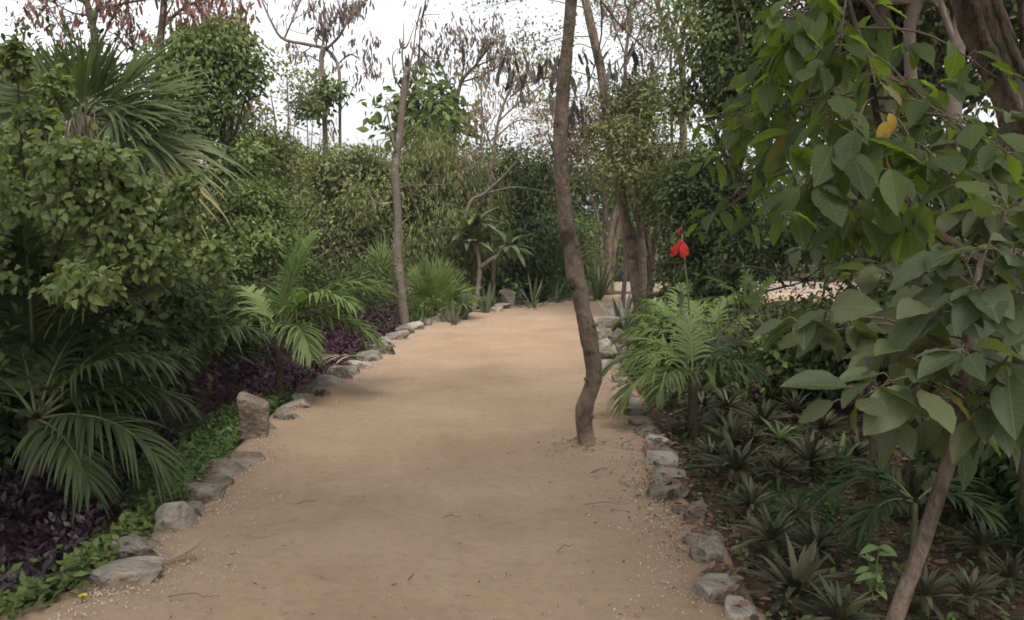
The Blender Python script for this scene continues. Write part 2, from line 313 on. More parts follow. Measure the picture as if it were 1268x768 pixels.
# ------------------------------------------------------------------ ground and paths
LEFT = [(-80, 850), (30, 775), (120, 737), (178, 692), (222, 645), (258, 605), (296, 572), (336, 535), (366, 506), (412, 476), (440, 456), (470, 436), (500, 416), (540, 400), (580, 391), (630, 380), (690, 373), (755, 366)]
RIGHT = [(985, 850), (925, 775), (890, 735), (862, 690), (845, 650), (815, 612), (802, 575), (790, 540), (776, 505), (764, 470), (752, 445), (744, 425), (742, 408), (752, 396), (775, 387), (810, 381), (870, 376), (960, 372)]
def zbed(x, y): # height of the planted ground
    p = np.stack([np.asarray(x, float), np.asarray(y, float), np.zeros_like(np.asarray(x, float))], -1)
    return -.11 + .05 * fbm(p, .7, 3, 5) + .012 * fbm(p, 6, 2, 9)
def zb(p): return float(zbed(p[0], p[1]))
TRK = gnd(727, 553)
def build_path():
    Lp = np.array([gnd(*p) for p in LEFT]); Rp = np.array([gnd(*p) for p in RIGHT])
    # behind the camera the walk goes straight on; far off it swings to the right behind the palms
    Lp = np.vstack([Lp[0] + (Lp[0] - Lp[2]) * np.array([.1, 3, 0]), Lp[:-1], Lp[-1], [6.5, 21.2, 0], [12, 21.6, 0], [18, 21, 0]])
    Rp = np.vstack([Rp[0] + (Rp[0] - Rp[2]) * np.array([.1, 3, 0]), Rp[:-1], Rp[-1], [9, 18.0, 0], [13, 18.4, 0], [18, 18, 0]])
    n = 760; A = crom(Lp, n); B = crom(Rp, n); o_ = nrm(A - B); A0, B0 = A.copy(), B.copy(); A = A + o_ * .24; B = B - o_ * .24; c = 110; u = np.linspace(0, 1, c)
    V = A[:, None] * (1 - u[None, :, None]) + B[:, None] * u[None, :, None]
    edge = np.minimum(u, 1 - u); wid = np.linalg.norm(A - B, axis=1)
    d = edge[None] * wid[:, None]
    wob = fbm(V, 2.2, 3, 3) * .09 * np.exp(-d / .25)
    V[..., 0] += wob; V[..., 1] += wob * .5
    V[..., 2] = .022 * fbm(V, 1.1, 3, 1) + .006 * fbm(V, 6, 4, 2) + .03 * np.exp(-d / .18) * (.5 + fbm(V, 4, 2, 8)) - .30 * np.exp(-d / .035) + .05 * np.exp(-((V[..., 0] - TRK[0]) ** 2 + (V[..., 1] - TRK[1]) ** 2) / .022)
    r = np.random.default_rng(404)   # shallow footprints
    for q in range(110):
        a_, u_ = r.integers(44, 520), r.uniform(.1, .9); cx, cy = (A[a_] * (1 - u_) + B[a_] * u_)[:2]; th = r.normal(.1, .35); dx, dy = V[..., 0] - cx, V[..., 1] - cy
        e = ((dx * cos(th) - dy * sin(th)) / .055) ** 2 + ((dx * sin(th) + dy * cos(th)) / .14) ** 2; V[..., 2] -= .0035 * np.exp(-e ** 2) - .0015 * np.exp(-(np.sqrt(e) - 1.5) ** 2 * 6)
    k = c; i, j = np.meshgrid(np.arange(n - 1), np.arange(c - 1), indexing='ij')
    Q = np.stack([i * k + j, i * k + j + 1, (i + 1) * k + j + 1, (i + 1) * k + j], -1).reshape(-1, 4)
    mb = MB(); mb.add(V.reshape(-1, 3), Q, 0, np.clip(np.exp(-d / .16) * 1.1, 0, 1).ravel())
    o = mb.build('path', sandm, kind='structure'); global WIDE; WIDE = np.vstack([A[::8, :2], B[::-8, :2]]); return A0, B0
EDGE_L, EDGE_R = build_path()
def build_ground():
    def axis(lo, hi, dense_lo, dense_hi, st):
        d = np.arange(dense_lo, dense_hi, st)
        f = np.geomspace(1, hi - dense_hi, 18) + dense_hi; g = dense_lo - np.geomspace(1, dense_lo - lo, 18)[::-1]
        return np.concatenate([g, d, f])
    xs = axis(-600, 600, -14, 20, .16); ys = axis(-600, 900, -6, 34, .16)
    X, Y = np.meshgrid(xs, ys, indexing='xy'); Z = zbed(X, Y)
    ny, nx = X.shape; i, j = np.meshgrid(np.arange(ny - 1), np.arange(nx - 1), indexing='ij')
    Q = np.stack([i * nx + j, i * nx + j + 1, (i + 1) * nx + j + 1, (i + 1) * nx + j], -1).reshape(-1, 4)
    mb = MB(); mb.add(np.stack([X, Y, Z], -1).reshape(-1, 3), Q); mb.build('ground', soil, kind='structure')
    # gravel clearing glimpsed behind the bend
    mb = MB(); a = np.linspace(0, 2 * pi, 60, endpoint=False); c0 = np.array([6.0, 24.6, -.02]); R = np.linspace(0, 1, 8)
    pts = np.array([[c0[0] + r * 4.6 * cos(t) * (1 + .08 * sin(3 * t)), c0[1] + r * 2.0 * sin(t) * (1 + .08 * cos(5 * t)), c0[2] - (.3 if r == 1 else 0)] for r in R for t in a])
    q = [[r * 60 + k, r * 60 + (k + 1) % 60, (r + 1) * 60 + (k + 1) % 60, (r + 1) * 60 + k] for r in range(7) for k in range(60)]
    mb.add(pts, q); mb.build('gravel_clearing', paving, kind='structure')
build_ground()

# ------------------------------------------------------------------ stones along the path
def ico(sub):
    bm = bmesh.new(); bmesh.ops.create_icosphere(bm, subdivisions=sub, radius=1.0)
    V = np.array([v.co[:] for v in bm.verts]); Fc = np.array([[v.index for v in f.verts] for f in bm.faces]); bm.free(); return V, Fc
ICO3, ICO4 = ico(3), ico(4)
def rock(size, seed, sub=ICO4, cuts=16, flat=.75, box=.72):
    r = np.random.default_rng(seed); V = sub[0].copy()
    V = np.sign(V) * np.abs(V) ** box
    V *= (1 + .22 * fbm(V + seed, 1.1, 3, seed))[:, None]
    for k in range(cuts):
        nn = nrm(r.normal(size=3) * (1, 1, .8)); d = r.uniform(.34, .8)
        if k == 0: nn = nrm(np.array([r.normal() * .2, r.normal() * .2 - .05, 1])); d = .5 * flat + .1
        h = V @ nn; V -= np.maximum(h - d, 0)[:, None] * nn * .96
    V += nrm(V) * (.05 * fbm(V + seed, 2.4, 4, seed + 4))[:, None]
    V -= (V.max(0) + V.min(0)) / 2; V /= (V.max(0) - V.min(0)) / 2
    return V * np.asarray(size) / 2, sub[1]
def put_stone(name, px, py, wpx, hpx, mat, label, group=None, seed=0, deep=.8, rot=None, sub=ICO4, flat=.75, z=0.0, cuts=16, box=.72):
    wpx = wpx * 1.22; g = gnd(px, py, z); s = g[1] / F; W = wpx * s; H = max(.34 * hpx, hpx - .5 * wpx * deep * (1.6 / g[1])) * s
    V, Fc = rock((W, W * deep, H + .12), seed, sub, cuts, flat, box)
    a = np.random.default_rng(seed + 99).uniform(-.5, .5) if rot is None else rot
    R = np.array([[cos(a), -sin(a), 0], [sin(a), cos(a), 0], [0, 0, 1]]); V = V @ R.T
    c = g + np.array([0, W * deep * .45, H / 2 - .06])
    mb = MB(); mb.add(V + c, Fc); o = mb.build(name, mat, origin=(g[0], c[1], z - .02), smooth=True)
    me = o.data
    tag(o, label, 'stone', group); return o
ORD = 'first second third fourth fifth sixth seventh eighth ninth tenth eleventh twelfth thirteenth fourteenth fifteenth sixteenth seventeenth eighteenth nineteenth twentieth'.split()
GL, GR = 'stones edging the left side of the path', 'stones edging the right side of the path'
put_stone('edging_stone', 62, 766, 72, 16, stone, 'low sandy stone half buried at the bottom left corner of the path', GL, 11, 1.1)
put_stone('edging_stone', 136, 736, 82, 48, stonep, 'large pale wedge shaped stone with a flat top beside the yellow flower', GL, 18, .95, .25, flat=.5, cuts=13)
put_stone('edging_stone', 150, 700, 62, 38, stone, 'mottled lichen stone just behind the large pale wedge stone', GL, 13, .9)
put_stone('edging_stone', 207, 660, 48, 46, stonep, 'small pale pointed stone like a pyramid on the left path edge', GL, 14, .8, .1, flat=1.3, cuts=5)
put_stone('edging_stone', 243, 622, 52, 30, stone, 'rounded gravelly stone one step beyond the pointed pale stone', GL, 15, .9)
put_stone('edging_stone', 272, 592, 50, 26, stonem, 'dull brown stone midway between the pointed stone and the boulder', GL, 16, .9)
put_stone('edging_stone', 296, 574, 46, 16, stonem, 'flat brown slab lying in front of the upright boulder', GL, 17, .8)
put_stone('boulder', 311, 549, 31, 66, stonem, 'upright brown boulder with a dark cleft and grey top on left path edge', None, 27, .8, .15, flat=1.2, cuts=6, z=-.03, box=.4)
ls = [(352, 521, 30, 16), (362, 507, 34, 14), (372, 498, 24, 12), (386, 492, 40, 17), (403, 481, 36, 18), (418, 472, 26, 20), (430, 466, 26, 14), (441, 458, 32, 14), (455, 448, 30, 13), (467, 440, 34, 15), (478, 430, 30, 14), (489, 422, 26, 14), (500, 414, 22, 12), (512, 408, 22, 10), (524, 403, 18, 9), (536, 400, 16, 9), (549, 398, 14, 10), (566, 393, 18, 7), (600, 387, 34, 8), (622, 383, 22, 8), (643, 378, 20, 7)]
for k, (x, y, a, b) in enumerate(ls):
    lb = ('%s %s edging stone beyond the upright boulder on the left path edge' % (ORD[k], ['grey', 'pale grey', 'mottled'][k % 3])) if k < 20 else 'last tiny edging stone of the left row, beyond the white block'
    put_stone('edging_stone', x, y, a, b, [stone, stonep, stone][k % 3], lb, GL, 40 + k, .9, sub=ICO3)
rs = [(930, 768, 50, 30, stonep, 'blunt pale stone at the bottom of the right path edge'), (900, 742, 64, 34, stonep, 'long pale flat stone, second from the bottom of the right edge'),
      (877, 697, 46, 42, stone, 'big rough grey stone with a pitted face on the right path edge'), (882, 664, 36, 12, stonem, 'thin brown flake of stone above the big pitted grey stone'),
      (862, 648, 24, 34, stonem, 'dark stone tilted on edge beside the right garden bed'), (824, 618, 50, 22, stone, 'low wide grey slab sunk in sand where the right edge narrows'),
      (830, 598, 40, 20, stone, 'grey slab just behind the low wide slab on the right edge'), (826, 580, 36, 22, stonep, 'third slab back from the dark tilted stone on the right edge'),
      (822, 566, 34, 12, stone, 'narrow slab lying flush, level with the trunk in the path'), (818, 553, 36, 16, stonep, 'pale flat topped slab beside the base of the trunk in the path')]
for k, (x, y, a, b, m, lb) in enumerate(rs): put_stone('edging_stone', x, y, a, b, m, lb, GR, 70 + k, .9, flat=.6)
r2 = [(803, 541, 30, 14), (796, 529, 30, 16), (792, 517, 32, 16), (786, 506, 28, 14), (778, 496, 24, 13), (774, 485, 22, 12), (768, 474, 20, 10), (756, 458, 28, 12), (750, 447, 34, 16), (746, 436, 32, 18), (744, 424, 30, 20), (748, 412, 30, 22)]
for k, (x, y, a, b) in enumerate(r2):
    put_stone('edging_stone', x, y, a, b, [stone, stonep][k % 2], '%s %s stone behind the trunk along the right path edge' % (ORD[k], ['grey', 'pale'][k % 2]), GR, 90 + k, .95, sub=ICO3, flat=.6)
fl = [(98, 752, 44, 20, 'small sunken stone in front of the large pale wedge stone'), (176, 684, 44, 24, 'half buried stone between the lichen stone and the pointed stone'), (228, 640, 38, 18, 'small dusty stone just beyond the pointed pale stone'), (258, 606, 40, 18, 'low stone filling the gap below the dull brown stone'), (284, 582, 36, 14, 'sandy chip of stone before the flat brown slab'), (338, 534, 26, 10, 'small stone tucked behind the upright boulder')]
for k, (x, y, a, b, lb) in enumerate(fl): put_stone('edging_stone', x, y, a, b, [stone, stonem][k % 2], lb, GL, 150 + k, .9, sub=ICO3)
fr_ = [(914, 756, 40, 18, 'small sunken stone between the two bottom stones of the right edge'), (893, 718, 40, 18, 'half buried stone between the long pale stone and the pitted stone'), (868, 676, 34, 16, 'sandy stone just above the big pitted stone'), (846, 634, 34, 14, 'flat chip of stone before the dark tilted stone'), (838, 612, 30, 12, 'brown chip of stone beside the low wide slab'), (812, 560, 26, 10, 'thin sliver of stone on the path side of the flush slab'), (808, 546, 26, 10, 'dusty sliver of stone just behind the pale flat topped slab')]
for k, (x, y, a, b, lb) in enumerate(fr_): put_stone('edging_stone', x, y, a, b, [stone, stonem][k % 2], lb, GR, 160 + k, .9, sub=ICO3)
r3 = [(768, 404, 38, 26, 'tall grey block at the corner where the path bends right'), (772, 424, 30, 18, 'brown grey rubble stone below the corner block by the palms'), (772, 440, 28, 16, 'middle rubble stone stepping down beside the palm fronds'), (778, 456, 22, 14, 'small square rubble stone lowest beside the palm fronds'), (796, 392, 30, 18, 'far grey stone half hidden behind the corner block')]
for k, (x, y, a, b, lb) in enumerate(r3): put_stone('rubble_stone', x, y, a, b, [stone, stonem][k % 2], lb, 'rubble stones under the right hand palms', 120 + k, .9, sub=ICO3, z=-.05)

def build_gravel():
    mb = MB(); V0 = np.array([[1, 0, 0], [-.4, .9, 0], [-.5, -.8, .1], [.1, .1, .7], [0, 0, -.6]]); F0 = np.array([[0, 1, 3], [1, 2, 3], [2, 0, 3], [1, 0, 4], [2, 1, 4], [0, 2, 4]])
    def chips(E, inward, n, spread):
        t = rng.integers(58, 585, n); p = E[t] + (np.roll(E, -1, 0)[t] - E[t]) * rng.random((n, 1))
        off = rng.exponential(spread, n) * inward + rng.normal(0, .04, n) ; p = p + np.stack([off, off * .4, np.zeros(n)], -1)
        keep = noise(p, 2.0, 44) + rng.random(n) * .9 > .15; p = p[keep]; n = len(p)
        p[:, 2] = .022 * fbm(p, 1.1, 3, 1) + .016
        cloud(mb, (V0, F0), p, nrm(rng.normal(size=(n, 3))), nrm(rng.normal(size=(n, 3))), rng.uniform(.002, .008, n))
    chips(EDGE_L, 1, 7000, .14); chips(EDGE_R, -1, 4200, .13)
    n = 500; t = rng.integers(58, 610, n); u = rng.random((n, 1)); p = EDGE_L[t] * (1 - u) + EDGE_R[t] * u; p[:, 2] = .02
    p[:, 2] = .022 * fbm(p, 1.1, 3, 1) + .004; cloud(mb, (V0, F0), p, nrm(rng.normal(size=(n, 3))), nrm(rng.normal(size=(n, 3))), rng.uniform(.002, .006, n))
    tag(mb.build('gravel', chipm, kind='stuff', smooth=False), 'pale gravel chips scattered along both edges of the sand path', 'gravel')
build_gravel()

# ------------------------------------------------------------------ plant builders
def frond(parent, base, az, elev, droop, L, mat, n=26, ll=.36, lw=.035, lift=.25, hang=.5, stem=.014, name='frond', bare=.16, label=None, twist=0.0, kink=0.3):
    """One feather leaf: an arching midrib with two rows of leaflets."""
    k = 22; t = np.linspace(0, 1, k); ang = elev - droop * t ** 1.4; h = np.array([cos(az), sin(az)])
    st = L / (k - 1); dx = np.cumsum(np.cos(ang)) * st; dz = np.cumsum(np.sin(ang)) * st
    side0 = np.array([-h[1], h[0], 0]); bend = twist * t ** 2 * L
    C = np.stack([base[0] + h[0] * dx, base[1] + h[1] * dx, base[2] + dz], -1) + side0 * bend[:, None]
    mb = MB(); tube(mb, C, stem * (1 - .85 * t) + .0015, 5, 1)
    T = nrm(np.gradient(C, axis=0)); S = np.tile(side0, (k, 1)); N_ = np.cross(T, S); N_ *= np.sign(N_[:, 2:3] + 1e-6)
    tt = np.linspace(bare, .995, n); pos = np.stack([np.interp(tt, t, C[:, a]) for a in range(3)], -1)
    Tn = np.stack([np.interp(tt, t, T[:, a]) for a in range(3)], -1); Nn = np.stack([np.interp(tt, t, N_[:, a]) for a in range(3)], -1)
    s = 6; u = np.linspace(0, 1, s)
    for sd in (-1, 1):
        a = radians(62) - radians(40) * tt + rng.normal(0, .08, n)
        d = nrm(sd * side0[None] * np.sin(a)[:, None] + Tn * np.cos(a)[:, None] + Nn * (lift + rng.normal(0, .10, n))[:, None])
        ln = ll * np.sin(np.clip(.22 + .72 * tt, 0, 1) * pi) ** .6 * rng.uniform(.88, 1.08, n)
        hg = hang * rng.uniform(.5, 1.5, n) * ln
        c = pos[:, None] + d[:, None] * (u[None, :, None] * ln[:, None, None])
        c[..., 2] -= hg[:, None] * (u ** 2.2)[None]
        wv = nrm(np.cross(d, Nn)); wd = lw / 2 * np.array([.45, .95, 1, .85, .5, .06])
        up = np.cross(wv, d); up *= np.sign(up[:, 2:3] + 1e-6)
        V = np.stack([c - wv[:, None] * wd[None, :, None], c - up[:, None] * (wd * kink)[None, :, None], c + wv[:, None] * wd[None, :, None]], 2)
        q = np.array([[i * 3 + j, i * 3 + j + 1, i * 3 + j + 4, i * 3 + j + 3] for i in range(s - 1) for j in (0, 1)])
        mb.add(V.reshape(-1, 3), (q[None] + (np.arange(n) * s * 3)[:, None, None]).reshape(-1, 4), 0, np.repeat(np.clip(rng.normal(.5, .18) + rng.normal(0, .14, n), 0, 1), s * 3))
    return mb.build(name, [mat, stemg], parent, label=label)
def fan(parent, base, d, L, R, mat, normal=(0, 0, 1), nseg=34, spread=250, hang=.25, name='fan_leaf', fuse=.45, label=None, tips=None, tipfrac=.3):
    """One fan leaf: a stalk and a pleated fan of pointed segments."""
    d = nrm(d); base = np.asarray(base, float); hub = base + d * L; hub[2] -= .06 * L
    mb = MB(); tube(mb, crom([base, base + d * L * .5 + np.array([0, 0, .03 * L]), hub], 8), np.linspace(.012, .007, 8) * (R / .6) ** .5, 5, 1)
    x = nrm(np.cross(d, np.asarray(normal, float) + 1e-4)); nz_ = np.cross(x, d)
    th = np.linspace(-radians(spread) / 2, radians(spread) / 2, nseg); dth = th[1] - th[0]
    u = np.array([.04, .25, fuse, .62, .8, .93, 1.0]); s = len(u); V = np.zeros((nseg, s, 3, 3)); tint = np.zeros(nseg)
    for i, a in enumerate(th):
        a += rng.normal(0, .03); ln = R * (1 - .32 * abs(a / (spread * pi / 360)) ** 2) * rng.uniform(.9, 1.06)
        dr = nrm(d * cos(a) + x * sin(a) + nz_ * (.18 + .06 * rng.normal())); wv = nrm(np.cross(dr, nz_)); up = np.cross(wv, dr); up *= np.sign(up @ nz_)
        hg = hang * rng.uniform(.5, 1.6)
        for k, uu in enumerate(u):
            r = ln * uu; wd = r * math.tan(dth / 2) * 1.05 if uu <= fuse else ln * fuse * math.tan(dth / 2) * 1.05 * (1 - (uu - fuse) / (1.0 - fuse)) ** .8 + .001
            c = hub + dr * r; c[2] -= hg * ln * max(0, uu - fuse * .6) ** 2 * 1.6
            V[i, k, 0] = c - wv * wd; V[i, k, 1] = c - up * wd * .55; V[i, k, 2] = c + wv * wd
        tint[i] = np.clip(.5 + rng.normal(0, .17), 0, 1)
    q = np.array([[i * 3 + j, i * 3 + j + 1, i * 3 + j + 4, i * 3 + j + 3] for i in range(s - 1) for j in (0, 1)])
    Fa = (q[None] + (np.arange(nseg) * s * 3)[:, None, None]).reshape(-1, 4)
    mb.add(V.reshape(-1, 3), Fa, 0, np.repeat(tint, s * 3))
    return mb.build(name, [mat, stemg], parent, label=label)

DENS = 1.9
def crown(parent, blobs, n, leaf, mat, tmpl=T2, clump=.32, droop=.5, name='crown', per=46, shell=.5, seed=0, flat=.75, gap=.0, upn=.8, label=None):
    """Leaf clumps through the crown's volume; blobs are (centre, radii)."""
    n = int(n * DENS); leaf = leaf * 1.15; per = int(per * 1.9); clump *= 1.15; gap = max(gap, .2) + .08
    r = np.random.default_rng(seed); vol = np.array([np.prod(b[1]) ** (2 / 3) for b in blobs]); vol /= vol.sum(); mb = MB()
    P, D, U, TI = [], [], [], []
    for (c, rad), v in zip(blobs, vol):
        toff = r.normal(0, .13); rad = tuple(np.asarray(rad) * .9)
        nc = max(3, int(n * v / per)); dv = nrm(r.normal(size=(nc * 2, 3))); rr = r.random(nc * 2) ** (shell * .6 + .1)
        lump = 1 + .42 * fbm(dv * 2 + seed, 1.0, 2, seed); cc = np.asarray(c) + dv * np.asarray(rad) * (rr * lump)[:, None]
        if gap: cc = cc[noise(cc, 1.1, seed + 3) > gap - .5]
        cc = cc[:nc]; nc = len(cc); m = r.integers(int(per * .5), int(per * 1.5), nc); idx = np.repeat(np.arange(nc), m)
        cr = clump * r.uniform(.45, 1.6, nc); of = nrm(r.normal(size=(len(idx), 3)) + np.array([0, 0, .25])); sph = of.copy(); of = of * (1.25 * (.35 + .65 * r.random(len(idx)) ** .6) * (1 + .5 * noise(cc[idx] * 3 + of * 1.6, 1, seed + 9)))[:, None]
        of *= cr[idx][:, None] * np.array([1, 1, flat]); out = nrm(cc - np.asarray(c))[idx]
        P.append(cc[idx] + of); D.append(sph * np.array([.6, .6, .2]) + out * .3 + r.normal(size=of.shape) * .45 + np.array([0, 0, -droop * .9])); U.append(np.array([0, 0, upn * .6]) + sph * .8 + out * .3 + r.normal(size=of.shape) * .3)
        TI.append(np.clip(toff + r.normal(.45, .2, nc)[idx] + r.normal(0, .16, len(idx)), 0, 1))
    P, D, U, TI = map(np.concatenate, (P, D, U, TI)); S = leaf * r.uniform(.65, 1.25, len(P))
    ok = P[:, 2] > zbed(P[:, 0], P[:, 1]) + .02; cloud(mb, tmpl, P[ok], D[ok], U[ok], S[ok], 0, TI[ok])
    return mb.build(name, mat, parent, kind='stuff', label=label)
def blob(px, py, Y, rx, ry, deep=None):
    s = Y / F; return (at(px, py, Y), (rx * s, (deep if deep is not None else rx * s * .9), ry * s))
def limbs(mb, p0, targets, r0, sides=6, sag=.12, seed=0, twigs=3):
    r = np.random.default_rng(seed)
    for t in targets:
        t = np.asarray(t, float); L = np.linalg.norm(t - p0); midp = (p0 + t) / 2 + r.normal(size=3) * L * .09 + np.array([0, 0, sag * L])
        C = crom([p0, midp, t], 9); tube(mb, C, np.linspace(r0, r0 * .2, 9), sides, 0, .12)
        for k in range(twigs):
            i = r.integers(3, 8); q = C[i] + nrm(r.normal(size=3) + np.array([0, 0, .5])) * L * r.uniform(.2, .4)
            tube(mb, crom([C[i], (C[i] + q) / 2 + r.normal(size=3) * L * .03, q], 5), np.linspace(r0 * .35, .002, 5), 4, 0)
def trunk_px(mb, pts, Y, sides=12, n=40, rough=.12, mat=0, dY=None, seed=0):
    """pts: (px, py, width px) up the stem, at distance Y (or one distance each)."""
    Ys = [Y] * len(pts) if dY is None else dY
    P = crom([at(a, b, y) for (a, b, _), y in zip(pts, Ys)], n); W = crom([[wd / 2 * y / F, 0, 0] for (_, _, wd), y in zip(pts, Ys)], n)[:, 0]
    tube(mb, P, W, sides, mat, rough, seed=seed); return P, W
def rtwigs(mb, p, d, L, r, depth, r_, tips, spread=.55, up=.12, kids=(2, 4)):
    k = 6; pts = [p]; dd = nrm(d)
    for i in range(k):
        dd = nrm(dd + r_.normal(size=3) * .16 + np.array([0, 0, up * .3])); pts.append(pts[-1] + dd * L / k)
    P = np.array(pts); tube(mb, P, np.linspace(r, r * .5 if depth else .0015, k + 1), 5 if r > .01 else 4, 0, .1)
    if depth == 0: tips += [(P[-1], dd), (P[4], dd), (P[2], dd)]; return
    for j in range(r_.integers(*kids)):
        i = r_.integers(2, k + 1); nd = nrm(dd + r_.normal(size=3) * spread + np.array([0, 0, up]))
        rtwigs(mb, P[i], nd, L * r_.uniform(.55, .8), r * .55, depth - 1, r_, tips, spread, up, kids)
    tips.append((P[-1], dd))
def pods(parent, tips, n, ln, mat, name='seed_pods', rad=.15, seed=0, label=None):
    r = np.random.default_rng(seed); T = np.array([t[0] for t in tips]); i = r.integers(0, len(T), n); mb = MB()
    P = T[i] + r.normal(size=(n, 3)) * rad * np.array([1, 1, .7]); D = r.normal(size=(n, 3)) * .28 + np.array([0, 0, -1]); U = r.normal(size=(n, 3)) + np.array([0, -.8, .1])
    cloud(mb, POD, P, D, U, ln * r.uniform(.6, 1.2, n), 0, np.clip(r.normal(.5, .25, n), 0, 1)); return mb.build(name, mat, parent, kind='stuff', label=label)
def tuft(parent, tips, n, ln, mat, tm=T2, name='foliage', rad=.2, seed=0, droop=.4):
    r = np.random.default_rng(seed); T = np.array([t[0] for t in tips]); i = r.integers(0, len(T), n); mb = MB()
    P = T[i] + r.normal(size=(n, 3)) * rad * np.array([1, 1, .6]); D = r.normal(size=(n, 3)) + np.array([0, 0, -droop]); U = r.normal(size=(n, 3)) * .5 + np.array([0, 0, 1])
    cloud(mb, tm, P, D, U, ln * r.uniform(.6, 1.2, n), 0, np.clip(r.normal(.5, .25, n), 0, 1)); return mb.build(name, mat, parent, kind='stuff')

def tree(name, label, cat, Y, base_px, blobs, n, leaf, mat, bark=barkg, r0=.09, gap=.1, clump=.34, droop=.5, seed=0, tmpl=T2, per=46, group=None, stems=1, lean=0, shell=.5, top=None):
    """A broadleaf tree or bush: stems and limbs reaching into the blobs, leaf clumps around them."""
    b = at(base_px, 380, Y); b[2] = zb(b); t = thing(name, label, cat, b, group); mb = MB(); r = np.random.default_rng(seed + 500)
    B = [blob(*x) for x in blobs]; cen = np.mean([x[0] for x in B], 0)
    for c, rad in list(B):
        for q in range(4):
            dv = nrm(r.normal(size=3) + np.array([0, -.2, .45])); k_ = r.uniform(.16, .34); B.append((np.asarray(c) + dv * np.asarray(rad) * r.uniform(1.0, 1.35), tuple(np.asarray(rad) * k_ * np.array([1, 1, 1.2]))))
    for k in range(stems):
        p0 = b + np.array([r.normal() * .12 * (stems > 1), r.normal() * .12 * (stems > 1), -.05])
        low = min(x[0][2] - x[1][2] * .3 for x in B); fork = np.array([b[0] * .6 + cen[0] * .4 + r.normal() * .15, b[1] * .6 + cen[1] * .4, max(.35, min(low, cen[2]))])
        C = crom([p0, (p0 + fork) / 2 + r.normal(size=3) * .06 * np.array([1, 1, 0]), fork], 12); tube(mb, C, np.linspace(r0 * 1.25, r0 * .7, 12), 9, 0, .15)
        tg = []
        for c, rad in B[::2]:
            for q in range(1): tg.append(np.asarray(c) + r.normal(size=3) * np.asarray(rad) * .45)
        limbs(mb, fork, tg, r0 * .5, 6, .08, seed + k)
    mb.build('trunk', bark, t); crown(t, B, n, leaf, mat, tmpl, clump, droop, seed=seed, gap=gap, per=per, shell=shell); return t

BIG = [ovate(.5, 9, .16, .25, .47, .08), ovate(.56, 9, .10, .38, .45, .1), ovate(.46, 9, .24, .15, .48, .06), ovate(.58, 9, .06, .12, .45, .1)]
def proto(tms, mat, name='leaf'):
    out = []
    for V, Fc in tms:
        mb = MB(); mb.add(V, Fc); out.append(mb.mesh(name, mat))
    return out
def put_leaves(parent, P, D, U, S, protos, odd=None, name='leaf'):
    R = frames(D, U)
    for i in range(len(P)):
        me = protos[rng.integers(len(protos))] if odd is None or rng.random() > odd[1] else odd[0][rng.integers(len(odd[0]))]
        mesh_obj(name, me, parent, (R[i] * S[i], P[i]))

# ------------------------------------------------------------------ the slim trees
def dusty_bark():
    m = barkb.copy(); m.name = 'dusty_bark'; N, L = m.node_tree.nodes, m.node_tree.links; P = N['Principled BSDF']; src = P.inputs['Base Color'].links[0].from_socket
    g = N.new('ShaderNodeNewGeometry'); sx = N.new('ShaderNodeSeparateXYZ'); L.new(g.outputs['Position'], sx.inputs[0]); nz = N.new('ShaderNodeTexNoise'); nz.inputs['Scale'].default_value = 9; L.new(g.outputs['Position'], nz.inputs['Vector'])
    a = N.new('ShaderNodeMath'); a.operation = 'MULTIPLY_ADD'; a.inputs[1].default_value = .22; L.new(nz.outputs['Fac'], a.inputs[0]); L.new(sx.outputs[2], a.inputs[2])
    r = N.new('ShaderNodeMapRange'); r.inputs[1].default_value = .12; r.inputs[2].default_value = .30; r.inputs[3].default_value = .85; r.inputs[4].default_value = 0; L.new(a.outputs[0], r.inputs[0])
    mc = N.new('ShaderNodeMix'); mc.data_type = 'RGBA'; L.new(r.outputs[0], mc.inputs[0]); L.new(src, mc.inputs[6]); mc.inputs[7].default_value = (.24, .165, .11, 1); L.new(mc.outputs[2], P.inputs['Base Color']); return m
def path_tree():
    g = gnd(727, 555); Y = g[1]
    t = thing('path_tree', 'slim brown tree with a crooked trunk growing out of the middle of the sand path', 'tree', g)
    mb = MB(); pts = [(728, 575, 36), (727, 553, 27), (726, 544, 24), (724, 530, 24), (723, 508, 25), (731, 485, 23), (735, 462, 24), (732, 435, 25), (727, 405, 24), (720, 372, 23), (712, 340, 23), (706, 305, 22), (700, 262, 21), (696, 215, 20), (694, 170, 19), (697, 120, 18), (701, 70, 17), (706, 20, 16), (711, -40, 15), (716, -110, 14), (722, -200, 11)]
    pts = [(a, b_, c * .9) for a, b_, c in pts]; P, W = trunk_px(mb, pts, Y, 18, 110, .26, seed=3)
    for k, (i, s) in enumerate(((20, 1), (31, -1), (44, 1), (52, -1), (60, 1))):   # knots
        tube(mb, [P[i] + np.array([s * W[i] * .55, -W[i] * .4, 0]), P[i] + np.array([s * W[i] * 1.05, -W[i] * .8, .01])], [W[i] * .45, W[i] * .2], 7, 0, .2)
    mb.build('trunk', dusty_bark(), t)
    r = np.random.default_rng(5); mb = MB(); tips = []
    for i in (99, 103, 105, 107, 109):
        for k in range(3): rtwigs(mb, P[i], nrm(r.normal(size=3) * .8 + np.array([-.2, 0, 1.1])), 1.1, .014, 2, r, tips)
    mb.build('branch', barkb, t); crown(t, [(P[-1] + np.array([0, 0, .5]), (1.3, 1.3, .8)), (P[-1] + np.array([-.4, .3, 1.4]), (1.6, 1.5, .9))], 5000, .055, mid, T2, .3, .6, seed=5, gap=.15)
    return t
path_tree()

